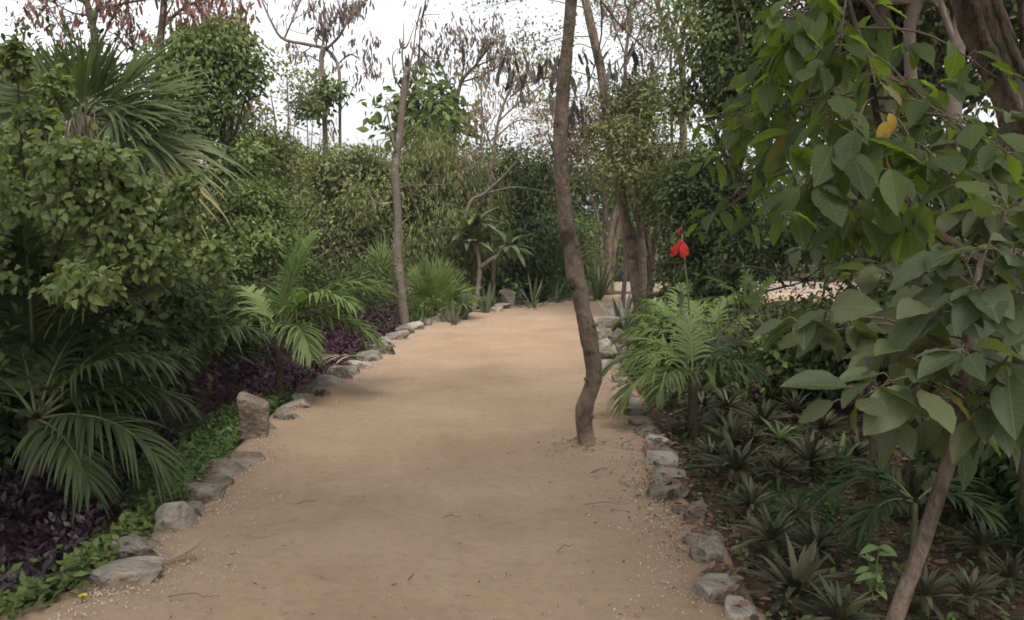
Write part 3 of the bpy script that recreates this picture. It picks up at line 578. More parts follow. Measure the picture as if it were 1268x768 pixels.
def leaner():
    Y = 15.5; b = gnd(790, 430); b = at(792, 395, Y); b[2] = zb(b)
    t = thing('leaning_tree', 'thin brown tree leaning left behind the path trunk, with dark pods hanging', 'tree', b)
    mb = MB(); pts = [(795, 412, 12), (786, 350, 12), (776, 280, 12), (766, 225, 12), (757, 180, 12), (750, 130, 12), (745, 92, 11), (737, 55, 11), (728, 15, 10), (720, -30, 9), (712, -90, 8)]
    P, W = trunk_px(mb, pts, Y, 10, 60, .15, seed=8); tips = []; r = np.random.default_rng(9)
    mb.build('trunk', barkb, t); mb = MB(); dk = []
    for (px, py, ex, ey) in ((745, 92, 795, 72), (739, 62, 690, 70), (745, 100, 660, 96), (750, 130, 700, 128), (735, 45, 640, 75), (726, 10, 600, 8), (752, 150, 705, 120), (741, 70, 775, 30)):
        a, e = at(px, py, Y), at(ex, ey, Y + r.uniform(-.8, .8)); C = crom([a, (a + e) / 2 + np.array([0, 0, .15]), e], 8); tube(mb, C, np.linspace(.012, .004, 8), 5)
        for q in range(4): rtwigs(mb, C[3 + q], nrm(C[-1] - C[0] + r.normal(size=3) * .5), .5, .0045, 1, r, tips, up=.05)
        dk.append((e, None))
    mb.build('branch', barkg, t)
    pods(t, dk[:6] + [(at(772, 78, Y), None)] * 5 + [(at(690, 82, Y), None)] * 4 + [(at(636, 88, Y), None)] * 3 + [(at(668, 78, Y), None)] * 2 + [(at(712, 130, Y), None)] * 2, 120, .32, darkpod, rad=.2, seed=4)
    tuft(t, tips, 1500, .075, mid, rad=.22, seed=3)
leaner()

def broken():
    g = gnd(500, 404); Y = g[1]
    t = thing('dead_tree', 'pale dead tree with a snapped off top and bare twigs beside the path', 'tree', g)
    mb = MB(); pts = [(502, 412, 14), (499, 385, 13), (495, 350, 12), (492, 315, 12), (493, 280, 11), (491, 240, 10), (489, 205, 10), (495, 170, 9), (497, 140, 9), (501, 110, 9), (505, 84, 9)]
    P, W = trunk_px(mb, pts, Y, 10, 60, .2, seed=13); W[-1] *= .6; mb.build('trunk', barkg, t)
    mb = MB()
    for c in ([(503, 105), (498, 70), (500, 45), (499, 25)], [(507, 110), (518, 75), (520, 40), (523, 20), (545, 18)], [(523, 22), (527, 0), (525, -25)], [(505, 95), (512, 60), (516, 30), (522, 12)], [(498, 112), (488, 95), (486, 70), (492, 60)], [(508, 95), (520, 110), (530, 105)],
              [(490, 190), (478, 130), (481, 124)], [(490, 240), (505, 230), (560, 228), (575, 222)], [(491, 250), (470, 252), (455, 240)], [(493, 140), (484, 126), (478, 120)], [(521, 60), (535, 72), (545, 70)], [(500, 60), (505, 55), (514, 30)]):
        tube(mb, crom([at(a, b, Y + rng.normal() * .15) for a, b in c], 10), np.linspace(.02, .005, 10) * (.55 if len(c) == 4 and c[-1][0] > 570 else 1), 5, 0, .15)
    mb.build('branch', barkg, t)
broken()

def podtree(name, label, Y, stems, r0, reach, npods, ln, mat, nleaf, lm, seed, bark=barkg, group=None, rad=.2, leaf=.06):
    """A thin tree of bare limbs with hanging pods; stems are pixel paths with a width in pixels."""
    a0 = stems[0][0]; b = at(a0[0], 380, Y); b[2] = zb(b); t = thing(name, label, 'tree', b, group); mb = MB(); tips = []; r = np.random.default_rng(seed)
    first = True
    mt = MB()
    for s in stems:
        Yk = Y + (0 if first else r.normal() * .35); pts = [np.array([b[0], b[1], b[2] - .05])] if first else []
        pts += [at(x, y, Yk if not first else Y) for x, y, _ in s]; wd = np.array(([s[0][2]] if first else []) + [q[2] for q in s]) * Y / F / 2 * (.9 if first else .7)
        n = 34; P = crom(pts, n); W = np.interp(np.linspace(0, 1, n), np.linspace(0, 1, len(wd)), wd); tube(mt if first else mb, P, W, 8 if first else 6, 0, .12)
        for i in range(10 if first and len(stems) > 1 else 6, n, 3):
            if first and i < n * .72: continue
            rtwigs(mb, P[i], nrm(np.gradient(P, axis=0)[i] / np.linalg.norm(np.gradient(P, axis=0)[i]) + r.normal(size=3) * .7), reach * r.uniform(.5, 1.1), max(.006, W[i] * .4), 1, r, tips)
        first = False
    mt.build('trunk', bark, t); mb.build('branch', bark, t)
    if npods: pods(t, tips, npods, ln, mat, rad=rad * .38, seed=seed)
    if nleaf: tuft(t, tips, nleaf, leaf, lm, rad=rad * .8, seed=seed + 1)
    return t
podtree('pod_tree', 'thin bare tree against the white sky with a forked curved limb full of brown pods', 22, [[(400, 300, 9), (402, 240, 8), (403, 180, 8), (402, 150, 7), (402, 110, 7), (398, 75, 7), (400, 60, 6)], [(426, 330, 6), (424, 240, 6), (421, 170, 5), (421, 110, 6), (418, 80, 6), (405, 62, 6), (380, 55, 6), (350, 48, 5), (335, 25, 4), (322, -5, 3)], [(403, 62, 5), (420, 45, 5), (433, 22, 4), (450, 5, 3), (465, -12, 3)], [(352, 48, 4), (362, 25, 3), (372, 0, 3)], [(398, 60, 4), (405, 40, 3), (420, 15, 3)], [(418, 80, 3), (432, 68, 3), (445, 72, 2)]],   .05, .85, 900, .2, podm, 160, olive, 21, barkg, rad=.2)
crown([o for o in col.objects if o.name == 'pod_tree'][0], [blob(406, 130, 21.8, 22, 22), blob(398, 160, 21.8, 16, 20)], 1300, .16, mid, LEAF5, .3, .5, name='climber', seed=77)
podtree('red_pod_tree', 'tall bare tree above the fan palm with red brown pod bunches on spreading limbs', 13, [[(124, 200, 12), (118, 90, 11), (117, 45, 10), (112, 20, 9), (104, -10, 8), (90, -60, 6)], [(117, 30, 7), (120, 5, 6), (112, -30, 5)], [(120, 12, 5), (150, 5, 4), (190, -2, 4), (225, -6, 3)], [(104, 0, 5), (70, -10, 4), (40, -5, 3)], [(122, 60, 4), (140, 20, 4), (160, -20, 3)], [(112, 20, 4), (88, 15, 3), (62, 2, 2), (40, -2, 2)], [(118, 80, 4), (80, 40, 3), (60, 8, 2)]], .05, .55, 420, .16, redpod, 500, drab, 22, barkd, rad=.16, leaf=.05)
podtree('red_pod_tree', 'bare limbed tree with thick hanging red pod clusters above the dark leafy tree', 14.5, [[(205, 240, 14), (200, 120, 12), (198, 60, 11), (202, 20, 10), (205, -30, 8)], [(200, 35, 7), (222, 14, 6), (240, 4, 5), (262, -8, 4)], [(199, 60, 5), (230, 40, 4), (262, 30, 4), (292, 22, 3)], [(199, 70, 4), (240, 62, 4), (285, 52, 3)], [(198, 80, 4), (170, 55, 3), (150, 30, 2)]], .06, .55, 520, .19, redpod, 700, olive, 23, barkd, rad=.2, leaf=.06)
t_ = col.objects['red_pod_tree.001']
pods(t_, [(at(*q, 14.3), None) for q in ((232, 18), (238, 28), (256, 32), (282, 28), (288, 52), (290, 26), (275, 30), (262, 26), (228, 45), (72, 92))], 210, .2, redpod, 'pod_bunch', .13, 9)
podtree('pod_tree', 'slender forked tree with drooping dull pods right of the snapped dead tree', 24, [[(560, 260, 8), (562, 170, 7), (565, 130, 6), (572, 100, 5), (590, 80, 4), (600, 58, 3)], [(565, 125, 4), (552, 95, 4), (542, 70, 3), (540, 50, 2)], [(570, 105, 4), (575, 75, 3), (572, 50, 2)], [(572, 102, 3), (600, 92, 3), (625, 78, 2)], [(566, 120, 3), (548, 110, 3), (532, 85, 2)], [(580, 92, 3), (596, 72, 3), (612, 50, 2)], [(590, 82, 3), (620, 70, 2), (640, 66, 2)]], .04, .85, 900, .2, podm, 500, olive, 24, barkd, rad=.28, leaf=.1)
podtree('pod_tree', 'thin grey stems and dry pods filling the gap left of the path trunk', 19, [[(610, 320, 7), (606, 240, 6), (612, 180, 5), (620, 140, 4), (632, 110, 3), (640, 95, 3)], [(612, 190, 4), (598, 150, 3), (596, 110, 2)], [(618, 150, 3), (645, 125, 3), (672, 105, 2)], [(632, 120, 3), (660, 100, 3), (688, 95, 2)], [(608, 230, 4), (596, 180, 4), (600, 150, 3)], [(614, 170, 3), (640, 150, 2), (668, 150, 2)]], .04, .7, 500, .16, drab, 1300, drab, 25, barkg, rad=.28, leaf=.06)
podtree('feathery_tree', 'tall thin tree with fine feathery leaves against the sky right of the leaning trunk', 17, [[(850, 260, 10), (846, 160, 10), (845, 90, 9), (840, 65, 8), (828, 40, 7), (815, 10, 5), (805, -30, 4)], [(842, 68, 6), (848, 35, 5), (862, 5, 4), (880, -20, 3)], [(845, 75, 5), (862, 30, 4), (885, 14, 3)], [(832, 46, 4), (838, 12, 3), (850, -20, 3)], [(846, 90, 4), (832, 90, 3), (832, 60, 2)], [(820, 20, 3), (795, 2, 3), (772, 12, 2)], [(826, 36, 3), (800, 18, 2), (780, 30, 2)]], .05, .9, 160, .2, redpod, 3800, mid, 26, barkg, rad=.3, leaf=.055)
podtree('feathery_tree', 'tangle of thin bare stems with pods between the leaning trunk and feathery tree', 15.5, [[(790, 250, 6), (780, 150, 6), (774, 90, 5), (778, 40, 4), (782, -10, 3)], [(776, 80, 4), (790, 45, 3), (800, 20, 2)], [(775, 70, 3), (760, 30, 3), (752, 0, 2)], [(778, 120, 4), (815, 85, 3), (830, 62, 2)], [(780, 140, 4), (802, 120, 3), (812, 100, 2)], [(832, 180, 5), (832, 110, 4), (830, 70, 3), (838, 50, 2)]], .04, .6, 160, .15, podm, 900, olive, 27, barkg, rad=.25, leaf=.055)

# ------------------------------------------------------------------ trees and bushes of the far side and both flanks
A = 380
tree('dense_tree', 'dark creeper covered tree rising under the red pod bunches', 'tree', 13.5, 262, [(262, 95, 13.5, 38, 48), (285, 62, 13.5, 24, 28), (250, 150, 13.4, 42, 40), (232, 110, 13.3, 26, 36), (262, 215, 13.4, 48, 50)], 6500, .085, mid, barkd, .09, .25, .26, .8, 31, LEAF5)
tree('light_tree', 'tall loose olive green tree with browning tips right of the creeper covered tree', 'tree', 16, 320, [(322, 150, 16, 36, 55), (342, 200, 16, 30, 45), (310, 215, 15.8, 34, 55), (300, 130, 16.2, 24, 40)], 6500, .08, olive, barkg, .08, .32, .3, .4, 32)
crown(col.objects['light_tree'], [blob(312, 130, 15.8, 22, 24), blob(340, 128, 16, 20, 20), blob(330, 165, 15.7, 26, 16)], 900, .1, drab, T2, .3, 1.0, 'dry_tips', seed=34)
tree('thin_tree', 'thin sparse green tree left of the pod tree with sky showing through', 'tree', 21, 385, [(376, 130, 21, 14, 28), (372, 185, 21, 14, 30), (392, 195, 21, 16, 30), (380, 230, 20.8, 20, 30)], 1500, .09, olive, barkg, .05, .45, .28, .4, 33)
tree('round_bush', 'big rounded olive green bush left of the snapped dead tree', 'bush', 19.5, 425, [(430, 215, 19.5, 50, 36), (405, 260, 19.2, 42, 50), (455, 260, 19, 52, 60), (425, 320, 19, 60, 55), (390, 330, 18.6, 40, 45)], 15000, .09, olive, barkg, .1, .02, .34, .9, 35)
tree('round_bush', 'broad grey green bush with drooping leaf sprays behind the snapped dead tree', 'bush', 19, 530, [(520, 210, 19.3, 50, 40), (560, 240, 19.2, 50, 48), (510, 280, 18.6, 55, 55), (560, 300, 18.8, 55, 50), (545, 195, 19.6, 40, 26)], 15500, .12, olive, barkg, .1, .02, .34, 1.1, 36, NARROW)
tree('lobed_tree', 'bright green tree with big lobed leaves just right of the snapped trunk top', 'tree', 22, 535, [(530, 115, 22, 24, 18), (545, 150, 22, 34, 20), (500, 145, 22, 20, 16), (525, 165, 22, 34, 16)], 420, .24, mid, barkg, .06, .3, .4, .3, 37, LEAF5, per=10)
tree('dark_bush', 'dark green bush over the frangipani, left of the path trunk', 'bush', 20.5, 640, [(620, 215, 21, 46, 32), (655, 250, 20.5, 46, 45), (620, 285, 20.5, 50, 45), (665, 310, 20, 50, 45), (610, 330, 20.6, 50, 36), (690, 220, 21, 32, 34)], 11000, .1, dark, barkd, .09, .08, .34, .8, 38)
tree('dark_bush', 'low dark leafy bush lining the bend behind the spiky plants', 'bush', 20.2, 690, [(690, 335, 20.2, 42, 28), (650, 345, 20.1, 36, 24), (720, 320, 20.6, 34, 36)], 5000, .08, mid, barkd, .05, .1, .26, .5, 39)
tree('dry_bush', 'dry brown twiggy bush crossed by the leaning tree', 'bush', 16.5, 770, [(735, 180, 17, 50, 40), (770, 150, 17, 45, 40), (790, 200, 16.5, 40, 36), (690, 165, 17.5, 34, 30)], 6200, .06, drab, barkg, .04, .3, .32, .5, 40)
tree('mixed_tree', 'olive tree with lighter twig tips above the two brown clustered trunks', 'tree', 15.5, 800, [(800, 130, 15.5, 36, 36), (800, 190, 15.2, 48, 36), (840, 180, 15, 40, 40), (830, 235, 14.8, 45, 36)], 8500, .075, olive, barkb, .045, .28, .3, .5, 41)
tree('tall_dark_tree', 'tall dense dark green tree right of the feathery tree', 'tree', 13, 905, [(900, 20, 13, 46, 46), (880, 75, 13, 40, 36), (930, 70, 12.8, 50, 50), (905, 140, 12.8, 56, 46), (875, 190, 12.8, 46, 40), (930, 195, 12.6, 46, 46), (930, -40, 13, 60, 50), (880, 125, 13, 40, 30)], 8500, .08, mid, barkg, .06, .45, .3, .7, 42, LEAF5)
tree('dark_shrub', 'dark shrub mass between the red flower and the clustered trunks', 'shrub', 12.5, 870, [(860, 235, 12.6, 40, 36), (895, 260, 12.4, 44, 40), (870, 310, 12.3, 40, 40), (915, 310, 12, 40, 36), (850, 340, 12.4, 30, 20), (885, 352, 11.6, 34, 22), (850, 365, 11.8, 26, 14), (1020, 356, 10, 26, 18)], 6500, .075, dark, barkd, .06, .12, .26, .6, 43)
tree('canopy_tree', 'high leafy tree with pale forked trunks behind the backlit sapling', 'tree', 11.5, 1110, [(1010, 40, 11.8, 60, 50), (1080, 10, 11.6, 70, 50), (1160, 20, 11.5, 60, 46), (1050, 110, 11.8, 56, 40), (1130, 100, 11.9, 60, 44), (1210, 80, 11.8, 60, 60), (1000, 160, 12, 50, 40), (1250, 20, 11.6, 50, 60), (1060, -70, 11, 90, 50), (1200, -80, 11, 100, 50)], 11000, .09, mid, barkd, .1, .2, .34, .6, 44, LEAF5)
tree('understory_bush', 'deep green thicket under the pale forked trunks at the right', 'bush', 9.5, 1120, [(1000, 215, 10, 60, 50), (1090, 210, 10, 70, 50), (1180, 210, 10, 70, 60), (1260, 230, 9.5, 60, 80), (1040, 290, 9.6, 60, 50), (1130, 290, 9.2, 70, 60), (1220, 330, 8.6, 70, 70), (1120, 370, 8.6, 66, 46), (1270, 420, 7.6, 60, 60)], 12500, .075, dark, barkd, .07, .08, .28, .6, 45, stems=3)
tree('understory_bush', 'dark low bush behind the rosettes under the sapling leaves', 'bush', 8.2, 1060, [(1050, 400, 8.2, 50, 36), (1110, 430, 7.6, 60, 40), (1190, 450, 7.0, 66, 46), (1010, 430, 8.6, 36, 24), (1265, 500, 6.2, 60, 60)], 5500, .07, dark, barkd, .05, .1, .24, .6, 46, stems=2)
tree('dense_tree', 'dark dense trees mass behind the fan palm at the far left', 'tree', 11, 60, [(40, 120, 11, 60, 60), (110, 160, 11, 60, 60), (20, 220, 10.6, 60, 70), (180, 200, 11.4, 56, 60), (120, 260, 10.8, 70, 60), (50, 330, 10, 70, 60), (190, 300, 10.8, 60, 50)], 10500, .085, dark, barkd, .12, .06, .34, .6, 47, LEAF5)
tree('ferny_bush', 'light green ferny bush between the fan palm and the young palm', 'bush', 11.2, 290, [(285, 260, 11.2, 46, 30), (255, 290, 11, 40, 36), (320, 290, 11.2, 40, 34), (290, 330, 10.8, 54, 36), (240, 340, 10.4, 40, 30), (345, 335, 11, 34, 30)], 9500, .07, mid, barkd, .05, .06, .26, .5, 48)
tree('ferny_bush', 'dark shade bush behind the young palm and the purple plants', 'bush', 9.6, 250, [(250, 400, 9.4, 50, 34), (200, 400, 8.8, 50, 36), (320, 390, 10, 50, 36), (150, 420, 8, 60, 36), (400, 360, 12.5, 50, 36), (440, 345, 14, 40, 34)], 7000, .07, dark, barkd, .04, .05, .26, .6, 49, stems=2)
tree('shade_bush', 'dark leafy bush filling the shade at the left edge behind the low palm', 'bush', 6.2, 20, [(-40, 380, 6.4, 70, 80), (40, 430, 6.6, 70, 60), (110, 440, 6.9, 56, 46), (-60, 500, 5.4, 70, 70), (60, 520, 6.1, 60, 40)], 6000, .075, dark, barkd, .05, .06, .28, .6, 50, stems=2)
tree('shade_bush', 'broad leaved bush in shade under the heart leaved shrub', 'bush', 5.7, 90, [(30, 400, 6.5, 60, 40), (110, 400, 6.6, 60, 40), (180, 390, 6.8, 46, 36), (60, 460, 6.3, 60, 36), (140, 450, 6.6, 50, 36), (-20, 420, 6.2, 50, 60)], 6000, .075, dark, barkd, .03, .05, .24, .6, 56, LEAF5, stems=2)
tree('low_bush', 'low mixed green bush around the stems of the arching palms', 'bush', 8.4, 880, [(850, 462, 8.9, 26, 20), (900, 455, 8.8, 34, 26), (950, 445, 9.0, 34, 26), (985, 460, 8.4, 30, 24), (905, 425, 9.6, 36, 24), (830, 440, 9.8, 22, 20)], 3000, .085, mid, barkd, .02, .1, .2, .5, 57, LEAF5, stems=2)
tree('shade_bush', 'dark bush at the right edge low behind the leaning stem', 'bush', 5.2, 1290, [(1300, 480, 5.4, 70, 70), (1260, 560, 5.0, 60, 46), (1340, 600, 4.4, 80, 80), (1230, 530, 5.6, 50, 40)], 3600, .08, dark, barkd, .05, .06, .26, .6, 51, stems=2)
tree('bend_bush', 'green bush closing the view beyond the gravel clearing', 'bush', 28, 800, [(700, 300, 28, 60, 50), (780, 300, 28, 60, 60), (860, 300, 28, 60, 60), (940, 290, 28, 60, 60), (1010, 300, 28, 50, 50), (820, 230, 29, 100, 50)], 9000, .12, mid, barkd, .1, .05, .4, .6, 52)
def far_woods():
    r = np.random.default_rng(60); B = []
    for k in range(60):
        a = radians(-62 + 124 * k / 59); d = r.uniform(30, 42); h = r.uniform(1.6, 3.0)
        B.append((np.array([d * math.sin(a), d * cos(a), h]), (3.2, 2.6, h)))
    o = crown(None, B, 26000, .32, dark, T2, .8, .5, 'far_woods', seed=61, per=60)
    tag(o, 'distant dark woodland closing the view behind all nearer trees', 'woods')
far_woods()
# big trees whose out-of-frame crowns are spread over the walk to shade it
def big_tree():
    Y = 6.2; b = at(1330, 380, Y); b[2] = zb(b)
    t = thing('big_tree', 'massive reddish brown trunk leaning out of the top right corner', 'tree', b)
    mb = MB(); pts = [at(1330, 640, Y), at(1320, 480, Y), at(1305, 330, Y), at(1285, 220, Y), at(1262, 140, Y), at(1232, 70, Y), at(1208, 0, Y), at(1186, -70, Y), at(1165, -170, Y), at(1140, -300, Y)]; pts[0] = b - np.array([0, 0, .1])
    P = crom(pts, 60); W = np.interp(np.linspace(0, 1, 60), [0, .1, .5, .75, 1], [.24, .17, .145, .135, .09]); tube(mb, P, W, 24, 0, .3, seed=5)
    for dx, s in ((-.45, 1), (.5, 2)): # ridges of bark and a stem grown along it
        Q = P[8:50] + np.array([dx * .16, -.12, 0]) + .03 * np.stack([np.sin(np.linspace(0, 5 + s, 42)), np.zeros(42), np.zeros(42)], -1); tube(mb, Q, .035, 7, 0, .4, seed=s)
    tube(mb, crom([at(1262, 140, Y), at(1268, 60, Y - .1), at(1262, -20, Y - .2), at(1250, -120, Y)], 20), np.linspace(.03, .025, 20), 6, 0, .2)
    top = P[-1]; B = [(np.array([1.6, 2.6, 6.6]), (2.6, 2.3, 1.0)), (np.array([-.6, 1.4, 6.7]), (2.4, 2.2, .9)), (np.array([3.8, 2.4, 6.2]), (2.4, 2.6, 1.2)), (np.array([1.5, -1.0, 6.6]), (2.8, 2.2, 1.0)), (np.array([5.4, 5.0, 6.6]), (2, 2, 1.2)), (np.array([4.4, -.6, 5.6]), (2.2, 2.4, 1.4))]  # crown kept above the frame, shaped to darken the near path
    limbs(mb, top, [x[0] for x in B], .09, 7, .05, 3, 5); mb.build('trunk', barkr, t); crown(t, B, 10500, .15, mid, LEAF5, .5, .6, seed=66, gap=.1)
big_tree()
def left_big():
    b = np.array([-4.6, .6, 0]); b[2] = zb(b); t = thing('unseen_shade_tree', 'unseen broad tree left of the walk, its crown added for shade', 'tree', b)  # never in view; added for the shade its crown throws
    mb = MB(); fork = b + np.array([.4, .2, 3.6]); tube(mb, crom([b, (b + fork) / 2 + np.array([.1, 0, 0]), fork], 20), np.linspace(.2, .14, 20), 14, 0, .15)
    B = [(np.array([-4.4, 2.6, 6.2]), (2.6, 2.3, 1.2)), (np.array([-3.4, -.8, 6.4]), (2.6, 2.4, 1.1)), (np.array([-6.6, 1.0, 5.4]), (2.2, 2.2, 1.4))]
    limbs(mb, fork, [x[0] for x in B], .09, 7, .05, 3, 5); mb.build('trunk', barkd, t); crown(t, B, 14000, .15, mid, LEAF5, .5, .6, seed=68, gap=.1)
left_big()

def pale_trunks():
    for lb, Y, segs in (('pale pinkish forked trunk in front of the high leafy tree', 11, [[(1108, 400, 17), (1105, 280, 16), (1104, 160, 16), (1101, 90, 16), (1096, 30, 15), (1088, -30, 13), (1075, -110, 10)], [(1104, 60, 9), (1075, 4, 8), (1045, 0, 6), (1020, -8, 5)]]),
                        ('pale trunk with an arching limb right of the pinkish forked trunk', 10.5, [[(1150, 400, 17), (1138, 250, 16), (1130, 130, 15), (1126, 40, 14), (1133, 0, 13), (1140, -60, 10)], [(1128, 40, 9), (1140, 4, 9), (1165, 8, 8), (1175, 30, 8), (1188, 60, 8)], [(1140, 4, 7), (1110, 2, 7), (1080, 0, 5)]]),
                        ('mottled trunk between the pale forked trunks and the massive leaning trunk', 9, [[(1168, 400, 20), (1176, 260, 19), (1181, 160, 18), (1185, 70, 17), (1192, 0, 16), (1200, -80, 13)], [(1186, 60, 8), (1170, 20, 7), (1160, -20, 6)]])):
        b = at(segs[0][0][0], 380, Y); b[2] = zb(b); t = thing('forest_tree', lb, 'tree', b); mb = MB()
        for k, s in enumerate(segs):
            P = [at(x, y, Y) for x, y, _ in s]
            if k == 0: P[0] = b - np.array([0, 0, .1])
            n = 40; P = crom(P, n); W = np.interp(np.linspace(0, 1, n), np.linspace(0, 1, len(s)), np.array([q[2] for q in s]) * Y / F / 2); tube(mb, P, W, 10, 0, .16, seed=k)
            if k == 0: top = P[-1]
        r = np.random.default_rng(int(Y * 10)); c = top + np.array([0, 0, 1.2]); limbs(mb, top, [c + r.normal(size=3) * .8 for _ in range(6)], .06, 6)
        mb.build('trunk', barkp, t); crown(t, [(c, (1.7, 1.6, 1.0))], 1800, .1, mid, LEAF5, .36, .5, seed=int(Y * 7))
pale_trunks()
def clustered(lb, Y, stems, seed, blobs):
    b = at(stems[0][0][0], 380, Y); b[2] = zb(b); t = thing('clustered_tree', lb, 'tree', b, 'brown trunks at the bend of the path'); mb = MB()
    for k, s in enumerate(stems):
        P = [at(x, y, Y + .1 * (k % 3)) for x, y, _ in s]; n = 30; P = crom(P, n); P[0][2] = min(P[0][2], b[2]); W = np.interp(np.linspace(0, 1, n), np.linspace(0, 1, len(s)), np.array([q[2] for q in s]) * Y / F / 2 * .8)
        tube(mb, P, W, 9, 0, .2, seed=k + seed)
    mb.build('trunk', barkb, t); crown(t, [blob(*x) for x in blobs], 1500, .075, olive, T2, .3, .5, seed=seed, gap=.2)
clustered('sheaf of reddish brown stems fanning up behind the path trunk at the bend', 21.3, [[(752, 365, 14), (752, 320, 13), (757, 280, 12), (768, 245, 9), (775, 215, 6)], [(750, 365, 10), (748, 315, 9), (750, 270, 9), (748, 235, 7), (742, 205, 5)], [(755, 365, 8), (760, 310, 9), (766, 275, 7), (764, 235, 6)], [(748, 360, 8), (744, 300, 7), (738, 262, 6), (730, 240, 5)]], 80, [(760, 205, 21.5, 36, 26), (735, 225, 21.2, 24, 16)])
clustered('rough dark brown double trunk standing at the edge of the gravel clearing', 18.4, [[(797, 372, 14), (796, 330, 12), (794, 290, 11), (787, 262, 9), (778, 235, 6)], [(804, 372, 10), (808, 330, 10), (800, 285, 8), (806, 250, 6)], [(801, 372, 8), (800, 325, 8), (789, 300, 7), (782, 275, 5)]], 83, [(795, 235, 18.3, 34, 26), (815, 262, 18.2, 24, 18)])
def slanting():
    Y = 18; b = at(560, 380, Y); b[2] = zb(b); t = thing('slanting_branch', 'bare grey sapling slanting up to the right across the dark bush', 'tree', b); mb = MB()
    tube(mb, crom([b, at(578, 262, Y), at(600, 240, Y), at(624, 218, Y), at(640, 200, Y)], 24), np.linspace(.05, .02, 24), 7, 0, .15)
    tube(mb, crom([at(600, 240, Y), at(640, 232, Y), at(690, 240, Y)], 10), np.linspace(.02, .008, 10), 5)
    tube(mb, crom([at(612, 226, Y), at(608, 205, Y), at(614, 190, Y)], 10), np.linspace(.02, .008, 10), 5); mb.build('trunk', barkg, t)
    tuft(t, [(at(640, 198, Y), 0), (at(690, 240, Y), 0), (at(614, 190, Y), 0)], 260, .09, olive, rad=.3)
slanting()

# ------------------------------------------------------------------ palms
def fan_palm():
    Y = 7.4; b = at(92, 380, Y); b[2] = zb(b); t = thing('fan_palm', 'tall fan palm with long pointed grey green leaves rising at the upper left', 'palm', b)
    mb = MB(); top = at(104, 150, Y); C = crom([b - np.array([0, 0, .05]), (b + top) / 2 + np.array([.06, 0, 0]), top], 30); tube(mb, C, np.interp(np.linspace(0, 1, 30), [0, .88, 1], [.12, .1, .025]), 12, 0, .25); mb.build('trunk', barkd, t)
    mb = MB(); n = 260; k = rng.integers(8, 28, n); P = C[k] + np.stack([rng.normal(0, .09, n), -.08 - rng.random(n) * .08, rng.normal(0, .2, n)], -1)
    P[170:] = top + rng.normal(size=(90, 3)) * np.array([.06, .06, .03]) + np.array([0, -.05, .02]); P[:90] = at(145, 330, Y - .3) + rng.normal(size=(90, 3)) * np.array([.07, .06, .12])
    cloud(mb, GRASS, P, rng.normal(size=(n, 3)) * .2 + np.array([0, 0, -1]), rng.normal(size=(n, 3)) * .3 + np.array([0, -1, 0]), rng.uniform(.2, .4, n)); mb.build('dead_leaf_skirt', thatch, t, kind='stuff')
    for (dx, dz, dy, L, R, sp, hang, nm) in ((-.25, .95, -.1, .2, .8, 120, .12, (-.2, -1, .2)), (.3, .95, -.25, .22, .85, 120, .14, (.2, -1, .3)), (.65, .75, -.35, .24, .95, 120, .16, (-.2, -1, .6)), (.95, .5, -.35, .28, 1.0, 110, .2, (-.3, -.9, .9)), (1, .25, -.25, .3, 1.0, 120, .22, (-.1, -.75, 1)), (1, .02, -.3, .3, .9, 130, .25, (0, -.7, 1)),
                               (-.7, .75, -.2, .25, .85, 130, .15, (.2, -1, .6)), (-.95, .35, -.25, .3, .85, 150, .25, (.2, -.8, 1)), (-1, 0, -.3, .35, .8, 170, .3, (.1, -.7, 1)), (.4, .7, .8, .3, .9, 170, .2, (0, .4, 1)), (-.5, .5, .8, .3, .9, 170, .2, (0, .4, 1)), (.35, .5, -.8, .25, .75, 140, .25, (0, -.8, .8)), (-.3, .35, -.9, .3, .75, 150, .3, (0, -.7, .8)), (.8, -.2, -.3, .35, .8, 140, .3, (0, -.8, 1))):
        fan(t, top, (dx, dy, dz), L * .9, R * (.74 if dz > .7 else .98 if dx > .2 else .85), fanm, nm, 26, sp, hang * .8, fuse=.5)
    for (dx, dz, dy, L, R, sp, hang, nm, mt) in ((.85, -.5, -.35, .75, .75, 140, .5, (.4, -.9, .5), palmy), (.55, -.7, -.4, .55, .75, 140, .55, (.4, -.9, .3), palmy), (.95, -.3, -.1, .6, .85, 140, .4, (.1, -.7, 1), fanm), (-.8, -.5, -.2, .7, .8, 160, .5, (-.2, -.8, .8), fanm)):
        fan(t, top, (dx, dy, dz), L, R, mt, nm, 24, sp, hang, fuse=.45, label='drooping yellowed fan leaf' if mt is palmy else None)
fan_palm()
def fan_palm_low(px, py, Y, R, label, seed, mat, n=14, els=(.2, 1.3), name='dwarf_fan_palm', stem=.25, group=None, L=.35):
    b = at(px, py, Y); b[2] = zb(b); t = thing(name, label, 'palm', b, group); mb = MB(); top = b + np.array([0, 0, stem]); tube(mb, crom([b - np.array([0, 0, .05]), top], 6), np.linspace(.07, .05, 6), 8, 0, .2); mb.build('trunk', barkd, t); r = np.random.default_rng(seed)
    for k in range(n):
        az = k * 2.4 + r.normal() * .2; el = els[0] + (els[1] - els[0]) * (k / (n - 1)) ; d = np.array([cos(az) * cos(el), sin(az) * cos(el), sin(el)])
        fan(t, top, d, R * L / .35 * r.uniform(.5, .8), R * r.uniform(.85, 1.1), mat, (-d[0] * .9, -d[1] * .9, 1 - d[2] * .4), 26, r.uniform(150, 220), .3 - .2 * k / n, fuse=.4)
g = gnd(535, 398); fan_palm_low(540, 398, g[1] + .25, .62, 'bright dwarf fan palm right of the snapped dead trunk', 71, palmg, 15, (.25, 1.4))
fan_palm_low(232, 470, 8.2, .6, 'shaded dwarf fan palm left of the young palm', 72, palmd, 11, (.1, 1.1), stem=.5)
